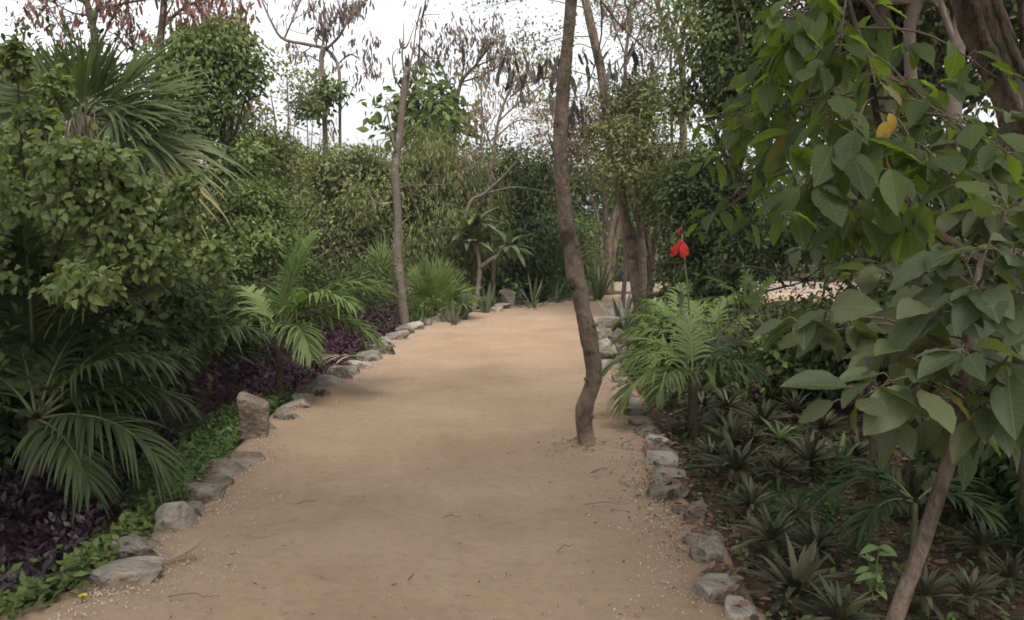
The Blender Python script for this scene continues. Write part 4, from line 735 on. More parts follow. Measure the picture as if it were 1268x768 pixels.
fan_palm_low(480, 360, 16.5, .7, 'dim dwarf fan palm behind the snapped dead trunk', 73, palmg, 10, (.2, 1.3), stem=.5)

def young_palm():
    g = gnd(347, 500, -.1); Y = g[1]; t = thing('young_palm', 'young feather palm with an upright bright spear leaf beside the purple plants', 'palm', g)
    top = at(345, 415, Y); mb = MB(); tube(mb, crom([g - np.array([0, 0, .06]), (g + top) / 2, top], 16), np.linspace(.038, .028, 16), 9, 0, .12); mb.build('trunk', barkd, t)
    for az, el, dr, L, ll, m in ((.35, 1.42, .35, 1.15, .36, palmb), (1.0, 1.3, .5, 1.05, .34, palmb), (0.0, .95, 1.25, 1.15, .38, palmb), (-.3, .55, 1.35, 1.05, .36, palmb), (.3, .8, 1.2, 1.2, .38, palmg), (3.3, .85, 1.5, .75, .3, palmg), (-2.2, .75, 1.7, .7, .32, palmg), (2.4, .9, 1.2, 1.0, .34, palmg), (-1.0, .5, 1.4, .9, .34, palmg), (1.4, .7, 1.2, 1.1, .34, palmg), (-.6, .95, 1.5, 1.1, .36, palmb)):
        frond(t, top, az, el, dr, L, m, 34, ll, .03, .3, .5, .011)
young_palm()
def low_palm():
    g = gnd(42, 640, -.1); Y = g[1]; t = thing('shade_palm', 'dark feather palm with drooping fronds at the left edge above the purple plants', 'palm', g)
    top = at(45, 520, Y); mb = MB(); tube(mb, crom([g - np.array([0, 0, .06]), top], 12), np.linspace(.06, .05, 12), 9, 0, .15); mb.build('trunk', barkd, t)
    for az, el, dr, L, ll in ((.15, .55, 1.1, .85, .32), (-.35, .25, 1.1, .95, .36), (-.75, .05, .9, .75, .34), (.35, .8, 1.0, .9, .32), (2.8, .9, 1.6, .8, .34), (-2.4, .6, 1.4, .7, .34), (1.5, 1.0, .9, 1.0, .34), (2.2, .9, 1.2, .9, .34), (.9, .9, 1.0, 1.0, .34), (-.1, .95, 1.3, .9, .34)):
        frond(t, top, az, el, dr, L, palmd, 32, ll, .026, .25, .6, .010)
low_palm()
def tall_shade_palm(px, py, Y, topy, label, seed, L=1.7, n=10, mat=palmd, ll=.45):
    g = at(px, py, Y); g[2] = zb(g); t = thing('feather_palm', label, 'palm', g); top = at(px + 4, topy, Y); r = np.random.default_rng(seed)
    mb = MB(); tube(mb, crom([g - np.array([0, 0, .06]), top], 10), np.linspace(.07, .05, 10), 9, 0, .15); mb.build('trunk', barkd, t)
    for k in range(n): frond(t, top, k * 2.4 + r.normal() * .25, r.uniform(.6, 1.45), r.uniform(.6, 1.3), L * r.uniform(.75, 1.1), mat, 36, ll, .028, .25, .5, .014)
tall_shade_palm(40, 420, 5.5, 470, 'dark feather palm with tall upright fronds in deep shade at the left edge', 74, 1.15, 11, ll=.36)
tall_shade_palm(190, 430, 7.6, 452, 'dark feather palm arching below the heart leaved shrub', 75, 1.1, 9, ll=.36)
def right_palms():
    for k, (px, py, top, lb, fr) in enumerate(((872, 475, 443, 'bright feather palm with fronds arching over the right path edge', ((2.75, .75, 1.5, 1.15, .34, palmb), (3.3, .45, 1.5, 1.1, .36, palmg), (2.2, .95, 1.2, 1.1, .32, palmb), (.35, .95, 1.0, .9, .3, palmb), (.9, 1.1, .8, .95, .3, palmb), (-2.6, .55, 1.5, .9, .36, palmg), (1.6, 1.0, .9, 1.0, .3, palmg), (-.5, .7, 1.2, .8, .3, palmg), (-1.5, .7, 1.5, .7, .3, palmg))),
                                       (858, 540, 470, 'grey green feather palm whose low frond sweeps over the path stones', ((2.9, .75, 1.75, .85, .34, palmg), (3.5, .5, 1.7, .75, .34, palmg), (2.3, .9, 1.4, .8, .3, palmg), (-2.3, .6, 1.6, .6, .3, palmg), (.6, .9, 1.3, .7, .3, palmd), (-.8, .8, 1.4, .65, .3, palmd), (1.5, 1.1, 1.0, .8, .3, palmg))),
                                       (838, 458, 408, 'mid green feather palm leaning over the corner stone block', ((2.9, .6, 1.3, .8, .28, palmg), (3.6, .4, 1.3, .7, .28, palmg), (2.2, .9, 1.1, .75, .28, palmb), (.5, .9, 1.2, .7, .28, palmg), (-2.0, .6, 1.4, .6, .28, palmg), (1.3, 1.2, .8, .7, .26, palmb), (-.8, .7, 1.4, .6, .28, palmd))),
                                       (930, 450, 395, 'small upright feather palm behind the arching palms near the pale clearing', ((.5, 1.2, .8, .75, .26, palmb), (2.6, 1.1, .9, .8, .26, palmb), (1.6, 1.3, .5, .75, .25, palmb), (-.6, .8, 1.2, .7, .28, palmg), (-2.5, .9, 1.2, .7, .28, palmg), (3.3, .8, 1.2, .8, .28, palmg))))):
        g = gnd(px, py, -.1); Y = g[1]; t = thing('arching_palm', lb, 'palm', g, None); tp = at(px, top, Y); mb = MB(); tube(mb, crom([g - np.array([0, 0, .05]), tp], 8), np.linspace(.045, .035, 8), 8, 0, .15); mb.build('trunk', barkd, t)
        for az, el, dr, L, ll, m in fr: frond(t, tp, az, el, dr, L * .93, m, 30, ll, .022, .3, .55, .010)
right_palms()
def seedling_palm():
    g = gnd(1130, 700, -.1); t = thing('seedling_palm', 'small dark feather palm with one ribbed frond low beside the leaning stem', 'palm', g)
    tp = g + np.array([0, 0, .32]); mb = MB(); tube(mb, crom([g - np.array([0, 0, .05]), tp], 6), np.linspace(.02, .014, 6), 7); mb.build('trunk', stemg, t)
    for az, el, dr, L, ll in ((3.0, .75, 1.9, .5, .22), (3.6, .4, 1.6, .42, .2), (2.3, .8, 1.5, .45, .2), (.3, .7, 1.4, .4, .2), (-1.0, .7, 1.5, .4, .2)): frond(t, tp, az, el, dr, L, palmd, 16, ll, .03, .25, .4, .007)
seedling_palm()
def dead_frond():
    a = gnd(452, 447, .05); t = frond_origin = thing('dead_frond', 'dry brown palm frond lying over the left edging stones', 'palm frond', a)
    frond(t, a + np.array([.05, -.12, .06]), pi * .93, .05, .25, 1.0, drym, 16, .3, .03, .05, .45, .012, name='dry_leaflets', twist=-.1)
    tag(t, 'dry brown palm frond lying over the left edging stones', 'palm frond')
dead_frond()

# ------------------------------------------------------------------ low planting
def inside(poly, x, y):
    c = np.zeros(len(x), bool); j = len(poly) - 1
    for i in range(len(poly)):
        xi, yi = poly[i][:2]; xj, yj = poly[j][:2]
        c ^= ((yi > y) != (yj > y)) & (x < (xj - xi) * (y - yi) / (yj - yi + 1e-12) + xi); j = i
    return c
PATHPOLY = np.vstack([EDGE_L[::8, :2], EDGE_R[::-8, :2]])
def area(poly_px, n, seed, margin=True):
    r = np.random.default_rng(seed); P = np.array([gnd(*p, -.1)[:2] for p in poly_px]); lo, hi = P.min(0), P.max(0); out = []; tot = 0
    while tot < n:
        q = lo + r.random((n * 2, 2)) * (hi - lo); q = q[inside(P, q[:, 0], q[:, 1])]
        if margin: q = q[~inside(PATHPOLY, q[:, 0], q[:, 1])]
        out.append(q); tot += len(q)
    q = np.concatenate(out)[:n]; return np.column_stack([q, zbed(q[:, 0], q[:, 1])]), r
def ground_mass(name, label, cat, poly, n, h, leaf, mat, tm=LEAF5, seed=0, up=.4, lump=1.2, flatten=False):
    P, r = area(poly, n, seed); hh = h * np.clip(.55 + .7 * fbm(P * np.array([1, 1, 0]), lump, 3, seed), .1, 1.4); P[inside(WIDE, P[:, 0], P[:, 1]), 2] = .01; P[:, 2] += hh * r.random(n) ** .6
    D = r.normal(size=(n, 3)) * np.array([1, 1, .5]) + np.array([0, 0, up]); U = r.normal(size=(n, 3)) * .45 + np.array([0, 0, 1]); mb = MB()
    ti = np.clip(.5 + .35 * fbm(P, 1.6, 2, seed + 1) + r.normal(0, .18, n), 0, 1); cloud(mb, tm, P, D, U, leaf * r.uniform(.6, 1.3, n), 0, ti)
    return tag(mb.build(name, mat, kind='stuff'), label, cat)
ground_mass('purple_groundcover', 'dense dark purple leafed ground cover around the young palm', 'ground cover', [(225, 545), (290, 512), (350, 508), (410, 470), (470, 436), (500, 412), (470, 395), (380, 400), (300, 425), (200, 470)], 9000, .5, .07, maroon, LEAF5, 1, .7)
ground_mass('purple_groundcover', 'dark purple plants in the shade below the low palm at the bottom left', 'ground cover', [(-120, 790), (50, 768), (120, 690), (160, 655), (150, 600), (220, 560), (160, 500), (-150, 540)], 13000, .32, .06, purple, LEAF5, 2, .7)
ground_mass('creeping_groundcover', 'bright green creeping plants between the low palm and the edging stones', 'ground cover', [(150, 660), (220, 655), (258, 615), (285, 588), (300, 560), (292, 520), (240, 535), (200, 545), (160, 590)], 5200, .16, .045, cover, LEAF5, 3, .3)
ground_mass('creeping_groundcover', 'patchy green weeds along the bottom left stones under the purple plants', 'ground cover', [(30, 830), (90, 775), (150, 728), (205, 682), (235, 640), (130, 660), (60, 720), (-120, 760), (-160, 860)], 1700, .13, .055, mid, LEAF5, 4, .3)
ground_mass('creeping_groundcover', 'low greenery around the foot of the upright boulder and young palm', 'ground cover', [(318, 540), (350, 505), (375, 492), (350, 485), (300, 500), (270, 520)], 1500, .12, .05, cover, LEAF5, 5, .3)
ground_mass('creeping_groundcover', 'low green plants fringing the far left curve under the dwarf fan palm', 'ground cover', [(500, 412), (560, 392), (640, 376), (760, 364), (760, 355), (600, 365), (500, 385)], 7000, .3, .08, mid, LEAF5, 6, .8)
ground_mass('undergrowth', 'low dark leafy growth between the rosettes on the right bed', 'undergrowth', [(812, 500), (850, 600), (900, 660), (960, 770), (1150, 790), (1130, 620), (1060, 560), (1000, 500), (900, 480)], 1000, .10, .06, dark, LEAF5, 16, .9, lump=2.2)
ground_mass('moss', 'mossy green patch on the soil among the rosettes', 'moss', [(930, 655), (1020, 655), (1040, 620), (960, 600), (925, 620)], 7000, .015, .022, cover, T2, 7, .8)
ground_mass('weeds', 'scattered small weeds on the leaf strewn right bed', 'weeds', [(845, 640), (900, 700), (965, 820), (1300, 790), (1300, 600), (1000, 520), (820, 520)], 1500, .06, .045, cover, LEAF5, 8, .5)
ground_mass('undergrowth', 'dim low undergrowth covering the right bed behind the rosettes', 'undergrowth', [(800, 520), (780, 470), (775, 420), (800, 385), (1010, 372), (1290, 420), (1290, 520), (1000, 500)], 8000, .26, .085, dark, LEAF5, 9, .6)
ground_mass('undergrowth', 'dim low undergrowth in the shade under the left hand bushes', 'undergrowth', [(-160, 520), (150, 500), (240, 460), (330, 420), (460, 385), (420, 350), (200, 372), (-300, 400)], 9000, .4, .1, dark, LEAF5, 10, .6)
def litter():
    mb = MB(); P, r = area([(790, 520), (780, 480), (820, 640), (850, 700), (920, 830), (1400, 830), (1400, 560), (1000, 430), (800, 430)], 9000, 11); P[inside(WIDE, P[:, 0], P[:, 1]), 2] = .03; P[:, 2] += .004 + r.random(len(P)) * .012
    D = r.normal(size=P.shape) * np.array([1, 1, .18]); U = r.normal(size=P.shape) * .3 + np.array([0, 0, 1]); cloud(mb, LEAF5, P, D, U, r.uniform(.02, .075, len(P)))
    n = 160; a_ = r.random(n) * 2 * pi; q_ = .09 + r.exponential(.12, n); Q = TRK + np.stack([np.cos(a_) * q_, np.sin(a_) * q_, np.zeros(n)], -1); Q[:, 2] = .012 + .05 * np.exp(-q_ ** 2 / .022); cloud(mb, T2, Q, r.normal(size=(n, 3)) * np.array([1, 1, .12]), r.normal(size=(n, 3)) * .3 + np.array([0, 0, 1]), r.uniform(.012, .04, n))
    n = 2600; tt = r.integers(88, 610, n); off = r.exponential(.12, n); Q = EDGE_R[tt] + np.stack([-off + .04, r.normal(0, .04, n), np.zeros(n)], -1); Q = Q[noise(Q, 1.3, 3) + r.random(n) > .35]; n = len(Q); Q[:, 2] = .022 * fbm(Q, 1.1, 3, 1) + .012
    cloud(mb, T2, Q, r.normal(size=(n, 3)) * np.array([1, 1, .12]), r.normal(size=(n, 3)) * .3 + np.array([0, 0, 1]), r.uniform(.012, .035, n))
    n = 700; tt = r.integers(58, 610, n); u = r.random((n, 1)) ; Q = EDGE_L[tt] * (1 - u) + EDGE_R[tt] * u; Q[:, 2] = .022 * fbm(Q, 1.1, 3, 1) + .008
    cloud(mb, POD, Q, r.normal(size=(n, 3)) * np.array([1, 1, .08]), r.normal(size=(n, 3)) * .2 + np.array([0, 0, 1]), r.uniform(.01, .035, n))
    tag(mb.build('leaf_litter', litm, kind='stuff'), 'brown fallen leaves and bits strewn over the right bed and path rim', 'leaf litter')
litter()

ROS = [strip(.14, 4, .35, .35), strip(.16, 4, .15, .4), strip(.13, 4, .6, .3)]
rosp = proto(ROS, rosm); rosbp = proto(ROS, rosb)
def rosette(px, py, wpx, label, seed, pr=None, n=36, up=1.0):
    wpx *= 1.12
    g = gnd(px, py, -.1); g[2] = zb(g); s = g[1] / F * wpx / 2; t = thing('rosette_plant', label, 'plant', g, 'dark spiky rosettes in the right garden bed' if pr is None else None); r = np.random.default_rng(seed)
    mb = MB(); tube(mb, [g - np.array([0, 0, .04]), g + np.array([0, 0, .06 + s * .15])], [.022, .016], 7, 0); mb.build('stem', stemg, t)
    k = np.arange(n); az = k * 2.4 + r.normal(0, .15, n); el = np.clip(.15 + 1.25 * k / n * up + r.normal(0, .1, n), .05, 1.45)
    D = np.stack([np.cos(az) * np.cos(el), np.sin(az) * np.cos(el), np.sin(el)], -1); U = np.stack([-np.cos(az) * np.sin(el), -np.sin(az) * np.sin(el), np.cos(el) + .05], -1)
    put_leaves(t, g + np.array([0, 0, .05 + s * .12]) + D * .02, D, U, s * r.uniform(.85, 1.2, n) * (1.15 - .3 * k / n), pr or rosp)
rl = [(985, 765, 130, 'wide dark rosette with broad leaves at the bottom edge beside the pale stones'), (955, 692, 86, 'dark rosette behind the bottom one, opposite the big pitted stone'), (912, 600, 96, 'dark green rosette beside the tilted stone on the right bed'), (905, 560, 80, 'olive bronze rosette behind the one by the tilted stone'),
      (1000, 590, 86, 'dark rosette below the bright spiky seedling'), (858, 535, 60, 'rosette hugging the path edge level with the trunk in the path'), (945, 535, 70, 'rosette in the middle of the bed, left of the bright spiky seedling'), (900, 515, 56, 'bronze tipped rosette under the sweeping low palm frond'), (985, 520, 60, 'rosette in shade under the hanging sapling leaves'), (960, 490, 52, 'small rosette near the rust coloured dead leaves'),
      (1130, 640, 80, 'dark rosette just behind the seedling palm'), (1180, 620, 80, 'dark rosette behind the leaning stem, in deep shade'), (1060, 580, 60, 'dim rosette right of the bright spiky seedling'), (1145, 765, 80, 'dark rosette at the foot of the leaning stem'), (1040, 800, 100, 'rosette cut by the bottom edge left of the leaning stem'), (925, 480, 46, 'little rosette left of the rust coloured dead leaves'), (880, 490, 48, 'little rosette behind the sweeping low palm frond'), (1215, 700, 70, 'small dark rosette on the leaf strewn soil right of the leaning stem'), (1020, 540, 56, 'rosette under the lowest hanging sapling leaf')]
rl += [(930, 640, 64, 'bronze rosette between the tilted stone and the mossy patch'), (1010, 700, 70, 'dark rosette touching the light green broad leaved seedling'), (880, 575, 54, 'small rosette pressed against the path stones by the tilted stone'), (965, 600, 60, 'rosette at the upper rim of the mossy patch'), (870, 515, 50, 'rosette just behind the one hugging the path edge'), (835, 505, 46, 'small rosette under the drooping tip of the low palm frond'), (1085, 610, 60, 'rosette between the mossy patch and the seedling palm'), (1020, 500, 46, 'dim rosette at the back under the low dark bush'), (1200, 760, 70, 'rosette at the bottom edge right of the leaning stem'), (930, 560, 50, 'bronze rosette squeezed between two darker ones mid bed'), (1250, 740, 70, 'rosette near the big pale brown leaf at the right edge'), (985, 650, 50, 'small rosette standing inside the mossy patch'), (895, 535, 44, 'tiny rosette behind the olive bronze one'), (1080, 540, 50, 'rosette in deep shade behind the sapling stem')]
for k, (x, y, wd, lb) in enumerate(rl): rosette(x, y, wd, lb, 200 + k)
rosette(1040, 590, 70, 'bright green spiky seedling standing out among the dark rosettes', 240, rosbp, 16, 1.1)
rosette(965, 550, 60, 'light green arching seedling tuft behind the dark rosettes', 241, rosbp, 12, .7)

STR = [strip(.07, 5, .1, .3), strip(.08, 5, .35, .3), strip(.06, 5, .02, .4)]
strp = proto(STR, leaf_mat('strap_leaf_piece', G((.04, .06, .025), (.065, .095, .04), (.12, .14, .07)), obj=True, rough=.4))
snkp = proto([strip(.11, 4, .03, .25), strip(.12, 4, .06, .25)], leaf_mat('stiff_leaf_piece', G((.06, .075, .05), (.1, .12, .08), (.16, .175, .12)), obj=True, rough=.4))
def upright(px, py, hpx, label, seed, pr, n=16, spread=.45, name='strap_leaf_plant'):
    g = gnd(px, py); g[2] = zb(g) ; h = g[1] / F * hpx; t = thing(name, label, 'plant', g); r = np.random.default_rng(seed)
    mb = MB(); tube(mb, [g - np.array([0, 0, .04]), g + np.array([0, 0, .06])], [.05, .03], 7, 0); mb.build('stem', stemg, t)
    az = np.arange(n) * 2.4 + r.normal(0, .3, n); sp = np.abs(r.normal(0, spread, n)) + .08; D = np.stack([np.cos(az) * np.sin(sp), np.sin(az) * np.sin(sp), np.cos(sp)], -1); U = np.stack([-np.cos(az), -np.sin(az), np.full(n, .4)], -1)
    put_leaves(t, g + np.array([0, 0, .02]) + D * np.array([.3, .3, 0]) * .2, D, U, h * r.uniform(.65, 1.1, n), pr)
for k, (x, y, h, lb, pr, n, sp) in enumerate(((740, 372, 62, 'clump of tall strap leaves at the foot of the fanning stems', strp, 24, .4), (716, 372, 45, 'smaller strap leaf clump just right of the path trunk', strp, 16, .45), (660, 380, 52, 'grey stiff leaved plant at the rim right of the white block', strp, 16, .5), (575, 396, 42, 'group of stiff upright sword leaves right of the dwarf fan palm', snkp, 14, .3), (603, 388, 44, 'stiff upright sword leaves at the foot of the frangipani', snkp, 14, .28), (562, 400, 36, 'short sword leaves nearest the dwarf fan palm', snkp, 12, .4), (690, 375, 34, 'low strap leaf clump behind the path trunk at the rim', strp, 14, .6),
                                              (772, 410, 60, 'brown tipped sword leaves standing over the corner stone block', snkp, 10, .35), (830, 420, 60, 'broad grey strap leaves behind the arching palm fronds', strp, 18, .4), (960, 430, 70, 'tall pale strap leaves before the pale clearing', strp, 18, .4), (520, 404, 30, 'small strap leaves between the dead trunk and dwarf fan palm', strp, 12, .6))):
    upright(x, y, h, lb, 260 + k, pr, n, sp)
medp = proto([ovate(.5, 3, .15, .25), ovate(.55, 3, .1, .4)], heart); medb = proto([ovate(.5, 3, .15, .25), ovate(.55, 3, .1, .4)], leaf_mat('light_leaf_piece', G((.08, .14, .03), (.12, .19, .045), (.16, .23, .07)), obj=True))
def frangipani():
    g = gnd(585, 384); Y = g[1] + .4; g[1] = Y; g[2] = zb(g); t = thing('frangipani_tree', 'small pale forked frangipani with leaf rosettes at the branch ends', 'tree', g); mb = MB()
    J = at(594, 332, Y); A_ = at(587, 300, Y); tube(mb, crom([g, at(592, 358, Y), J, at(592, 315, Y), A_], 20), np.linspace(.055, .035, 20), 9, 0, .1); B_ = at(618, 316, Y); C_ = at(577, 288, Y + .2); tube(mb, crom([J, at(604, 324, Y), B_, at(630, 306, Y)], 12), np.linspace(.05, .035, 12), 8, 0, .1); tube(mb, crom([A_, at(582, 293, Y + .1), C_], 8), np.linspace(.04, .03, 8), 8); mb.build('trunk', barkp, t)
    pr = proto([strip(.28, 4, .25, .2), strip(.25, 4, .4, .2)], leaf_mat('frangipani_leaf_piece', G((.06, .085, .03), (.095, .125, .045), (.14, .165, .07)), obj=True))
    for c in (A_, C_, at(630, 304, Y), at(592, 275, Y)):
        n = 20; az = np.arange(n) * 2.4; el = rng.uniform(-.5, 1.1, n); D = np.stack([np.cos(az) * np.cos(el), np.sin(az) * np.cos(el), np.sin(el)], -1); U = np.stack([-D[:, 0] * .5, -D[:, 1] * .5, np.ones(n)], -1); put_leaves(t, np.tile(c, (n, 1)), D, U, rng.uniform(.4, .62, n), pr)
    mb = MB(); tube(mb, [A_, at(592, 275, Y)], [.04, .03], 7); mb.build('branch', barkg, t)
frangipani()
def white_block():
    g = gnd(629, 380); mb = MB(); V, Fc = rock((.30, .26, .42), 5, ICO3, 6, 1.2); mb.add(V + g + np.array([0, .1, .16]), Fc); tag(mb.build('white_block', stonep, origin=g), 'small whitish stone block standing at the far left rim of the path', 'stone')
white_block()
def little_plant(px, py, hpx, label, seed, n, leaf, pr, Y=None, name='seedling'):
    g = gnd(px, py, -.1); g[2] = zb(g); h = g[1] / F * hpx; t = thing(name, label, 'plant', g); r = np.random.default_rng(seed); mb = MB(); P = []
    for k in range(max(2, n // 6)):
        e = g + np.array([r.normal() * h * .3, r.normal() * h * .3, h * r.uniform(.6, 1)]); C = crom([g, (g + e) / 2 + r.normal(size=3) * h * .08, e], 8); tube(mb, C, np.linspace(.005, .002, 8), 5); P += [C[i] for i in r.integers(2, 8, n // max(2, n // 6))]
    mb.build('stem', stemg, t); P = np.array(P); m = len(P); D = r.normal(size=(m, 3)) * np.array([1, 1, .3]); put_leaves(t, P, D, r.normal(size=(m, 3)) * .3 + np.array([0, -.3, 1]), leaf * r.uniform(.6, 1.2, m), pr)
little_plant(1082, 755, 80, 'light green broad leaved seedling left of the leaning stem', 300, 22, .085, medb)
little_plant(640, 378, 40, 'bright yellowish green bushy plant beside the white block', 301, 40, .13, medb, name='bright_shrub')
little_plant(283, 560, 34, 'fresh green leafy shoots in front of the upright boulder', 302, 30, .05, medb)
little_plant(100, 735, 40, 'broad leaved weed by the large pale wedge stone', 303, 18, .10, medp)
little_plant(20, 765, 50, 'round leaved weed at the bottom left corner', 304, 16, .12, medb)
little_plant(668, 455, 14, 'tiny green tuft sprouting from sand', 305, 6, .03, medp) if False else None
little_plant(440, 470, 14, 'little grass tuft growing among the left stones by the dead frond', 306, 24, .05, medb)
def flowers():
    g = gnd(103, 752); mb = MB(); tubeP = None; t = thing('yellow_flower', 'single yellow flower lying by the pale wedge stone', 'flower', g); pr = proto([ovate(.8, 2, .1, .1)], petaly, 'petal'); n = 8; az = np.arange(n) * 2 * pi / n; D = np.stack([np.cos(az), np.sin(az), np.full(n, .5)], -1)
    mb = MB(); tube(mb, [g + np.array([0, 0, -.02]), g + np.array([0, 0, .05])], [.004, .008], 6); mb.build('stem', stemg, t); put_leaves(t, np.tile(g + np.array([0, 0, .045]), (n, 1)), D, np.tile([0, 0, 1.0], (n, 1)), np.full(n, .022), pr, name='petal')
    Y = 8.5; c = at(842, 296, Y); b = at(846, 420, Y); b[2] = zb(b); t = thing('red_flower_plant', 'large scarlet flower hanging in the dark bush above the palms', 'flower', b); mb = MB(); tube(mb, crom([b, (b + c) / 2 + np.array([.08, 0, 0]), c + np.array([.02, .02, .05])], 14), np.linspace(.014, .006, 14), 6); mb.build('stem', stemg, t)
    pr = proto([ovate(.62, 5, .12, .2, .55, .3)], redm, 'petal'); P = np.array([c + np.array(o) for o in ((0, 0, .0), (-.04, -.02, -.05), (.02, -.03, -.03), (-.01, 0, .04), (.03, 0, -.02))]); D = np.array([[.05, -.1, -1], [-.3, -.1, -1], [.15, -.2, -1], [-.1, -.2, .9], [.1, .1, -1.0]]); U = np.array([[0, -1, 0], [-.2, -1, 0], [.3, -1, 0], [0, -1, .1], [.2, -1, 0.0]]); put_leaves(t, P, D, U, [.14, .12, .16, .06, .13], pr, name='petal')
    lp = proto([ovate(.4, 3, .1, .3)], rosm); n = 14; h = rng.random(n); P = b + (c - b) * h[:, None] + rng.normal(size=(n, 3)) * .02; put_leaves(t, P, rng.normal(size=(n, 3)) + np.array([0, 0, .1]), rng.normal(size=(n, 3)) * .3 + np.array([0, -.3, 1]), rng.uniform(.1, .18, n), lp)
flowers()
def rust_leaves():
    P, r = area([(925, 500), (945, 500), (950, 452), (930, 452)], 240, 31); P[:, 2] += .01 + r.random(240) * .12; mb = MB(); cloud(mb, LEAF5, P, r.normal(size=(240, 3)), r.normal(size=(240, 3)) * .5 + np.array([0, -.3, 1]), r.uniform(.05, .11, 240)); tag(mb.build('rust_leaves', redpod, kind='stuff'), 'heap of rust red dead leaves among the rosettes', 'dead leaves')
rust_leaves()
def path_bits():
    lf = leaf_mat('dry_path_leaf', G((.1, .06, .035), (.17, .1, .06), (.24, .16, .1)), obj=True, trans=.08, rough=.7); tm = ovate(.3, 5, .3, -.35); mb = MB(); mb.add(*tm); me = mb.mesh('dry_leaf', lf)
    for (px, py, ln, az, lb) in ((205, 698, .20, .5, 'curled dry leaf on sand near the large pale wedge stone'), (730, 588, .10, .1, 'dark dry leaf lying on the sand in front of the trunk'), (752, 586, .07, .7, 'small broken leaf beside the dark dry leaf'), (765, 552, .16, .0, 'flat dry bark scrap on the sand right of the trunk base'), (748, 478, .06, 1, 'small leaf scrap on the sand by the right edge stones'), (716, 746, .05, .5, 'curled reddish leaf low on the sand near the bottom edge'), (862, 712, .09, .4, 'orange brown leaf against the big pitted stone'), (1250, 680, .22, .6, 'big pale brown leaf on the dark soil at the right edge'), (1195, 655, .08, .2, 'orange leaf on the dark soil behind the leaning stem'), (505, 722, .05, 1.1, 'tiny brown leaf in the middle of the sand near the camera')):
        g = gnd(px, py, .012 if px < 1000 else -.08); o = bpy.data.objects.new('dry_leaf', me); col.objects.link(o); o.location = (g[0], g[1], (.02 if px < 1000 else zb(g) + .03)); o.scale = (ln,) * 3; o.rotation_euler = (.1, .08, az - pi / 2); tag(o, lb, 'leaf', 'loose dry leaves on the ground')
    for (px, py, ln, az, lb) in ((752, 624, .26, .05, 'thin fallen stick across the right half of the sand path'), (700, 678, .14, .9, 'short crooked twig on the sand below the thin stick'), (240, 738, .22, .05, 'thin straight twig on the sand right of the wedge stone'), (380, 622, .12, .6, 'tiny dark twig on the sand left of centre'), (560, 640, .10, .3, 'faint little twig in the middle of the sand path')):
        g = gnd(px, py, .02); d = np.array([cos(az), sin(az), 0]); mb = MB(); C = crom([g - d * ln / 2, g + np.array([0, .01, .008]), g + d * ln * .2 + np.array([0, -.015, .003]), g + d * ln / 2], 14); tube(mb, C, np.linspace(.0028, .0012, 14), 5, 0, .3); tag(mb.build('twig', twigm, origin=g), lb, 'twig', 'loose twigs on the sand path')
path_bits()

# ------------------------------------------------------------------ heart leaved shrub, left
def heart_shrub():
    Y = 5.2; b = at(70, 380, 6.4); b[2] = zb(b); t = thing('heart_leaf_shrub', 'yellowish green shrub with heart shaped leaves in front of the fan palm', 'shrub', b); mb = MB(); r = np.random.default_rng(90)
    cl = [(30, 185, 40, 36), (80, 195, 46, 40), (130, 205, 40, 40), (30, 250, 50, 40), (90, 255, 50, 44), (150, 265, 44, 44), (200, 265, 32, 34), (225, 290, 26, 34), (60, 300, 50, 30), (130, 310, 44, 28), (195, 315, 34, 36), (70, 115, 16, 28), (20, 75, 16, 26), (45, 150, 26, 22), (228, 240, 20, 28), (-40, 200, 50, 50), (-40, 280, 50, 50), (262, 320, 24, 28), (20, 330, 60, 34), (100, 350, 50, 28), (165, 345, 34, 28), (170, 235, 30, 24)]
    B = [blob(x, y, Y + r.normal() * .32, rx * .9, ry * .86) for x, y, rx, ry in cl]
    for c, rad in B:
        q = b + (c - b) * np.array([.35, .5, .55]) + np.array([0, 0, .2]); tube(mb, crom([b, q, c], 14), np.linspace(.017, .003, 14), 6, 0, .1)
    mb.build('stem', barkd, t)
    P, D, U = [], [], []
    for c, rad in B:
        m = 540; dv = nrm(r.normal(size=(m, 3))); p = c + dv * rad * (r.random(m) ** .45)[:, None] * (1 + .65 * noise(dv * 2.6 + c, 1, 5))[:, None]; P.append(p); D.append(dv * .5 + r.normal(size=(m, 3)) * np.array([.6, .6, .4]) + np.array([0, -.15, -.5])); U.append(r.normal(size=(m, 3)) * .55 + np.array([0, -.3, .9]) + dv * .3)
    P, D, U = map(np.concatenate, (P, D, U)); P, D, U = P[:], D, U; order = np.argsort(P[:, 1]); near, rest = order[:270], order[270:]; S = .05 * r.uniform(.55, 1.4, len(P))
    mb = MB(); cloud(mb, ovate(.72, 2, .12, .25, .3), P[rest], D[rest], U[rest], S[rest]); mb.build('foliage', hearta, t, kind='stuff')
    hp = proto([ovate(.72, 4, .12, .25, .3), ovate(.78, 4, .2, .35, .3), ovate(.66, 4, .08, .15, .32)], heart); put_leaves(t, P[near], D[near], U[near], S[near], hp, (proto([ovate(.7, 4, .12, .25, .3)], yellow), .012))
heart_shrub()

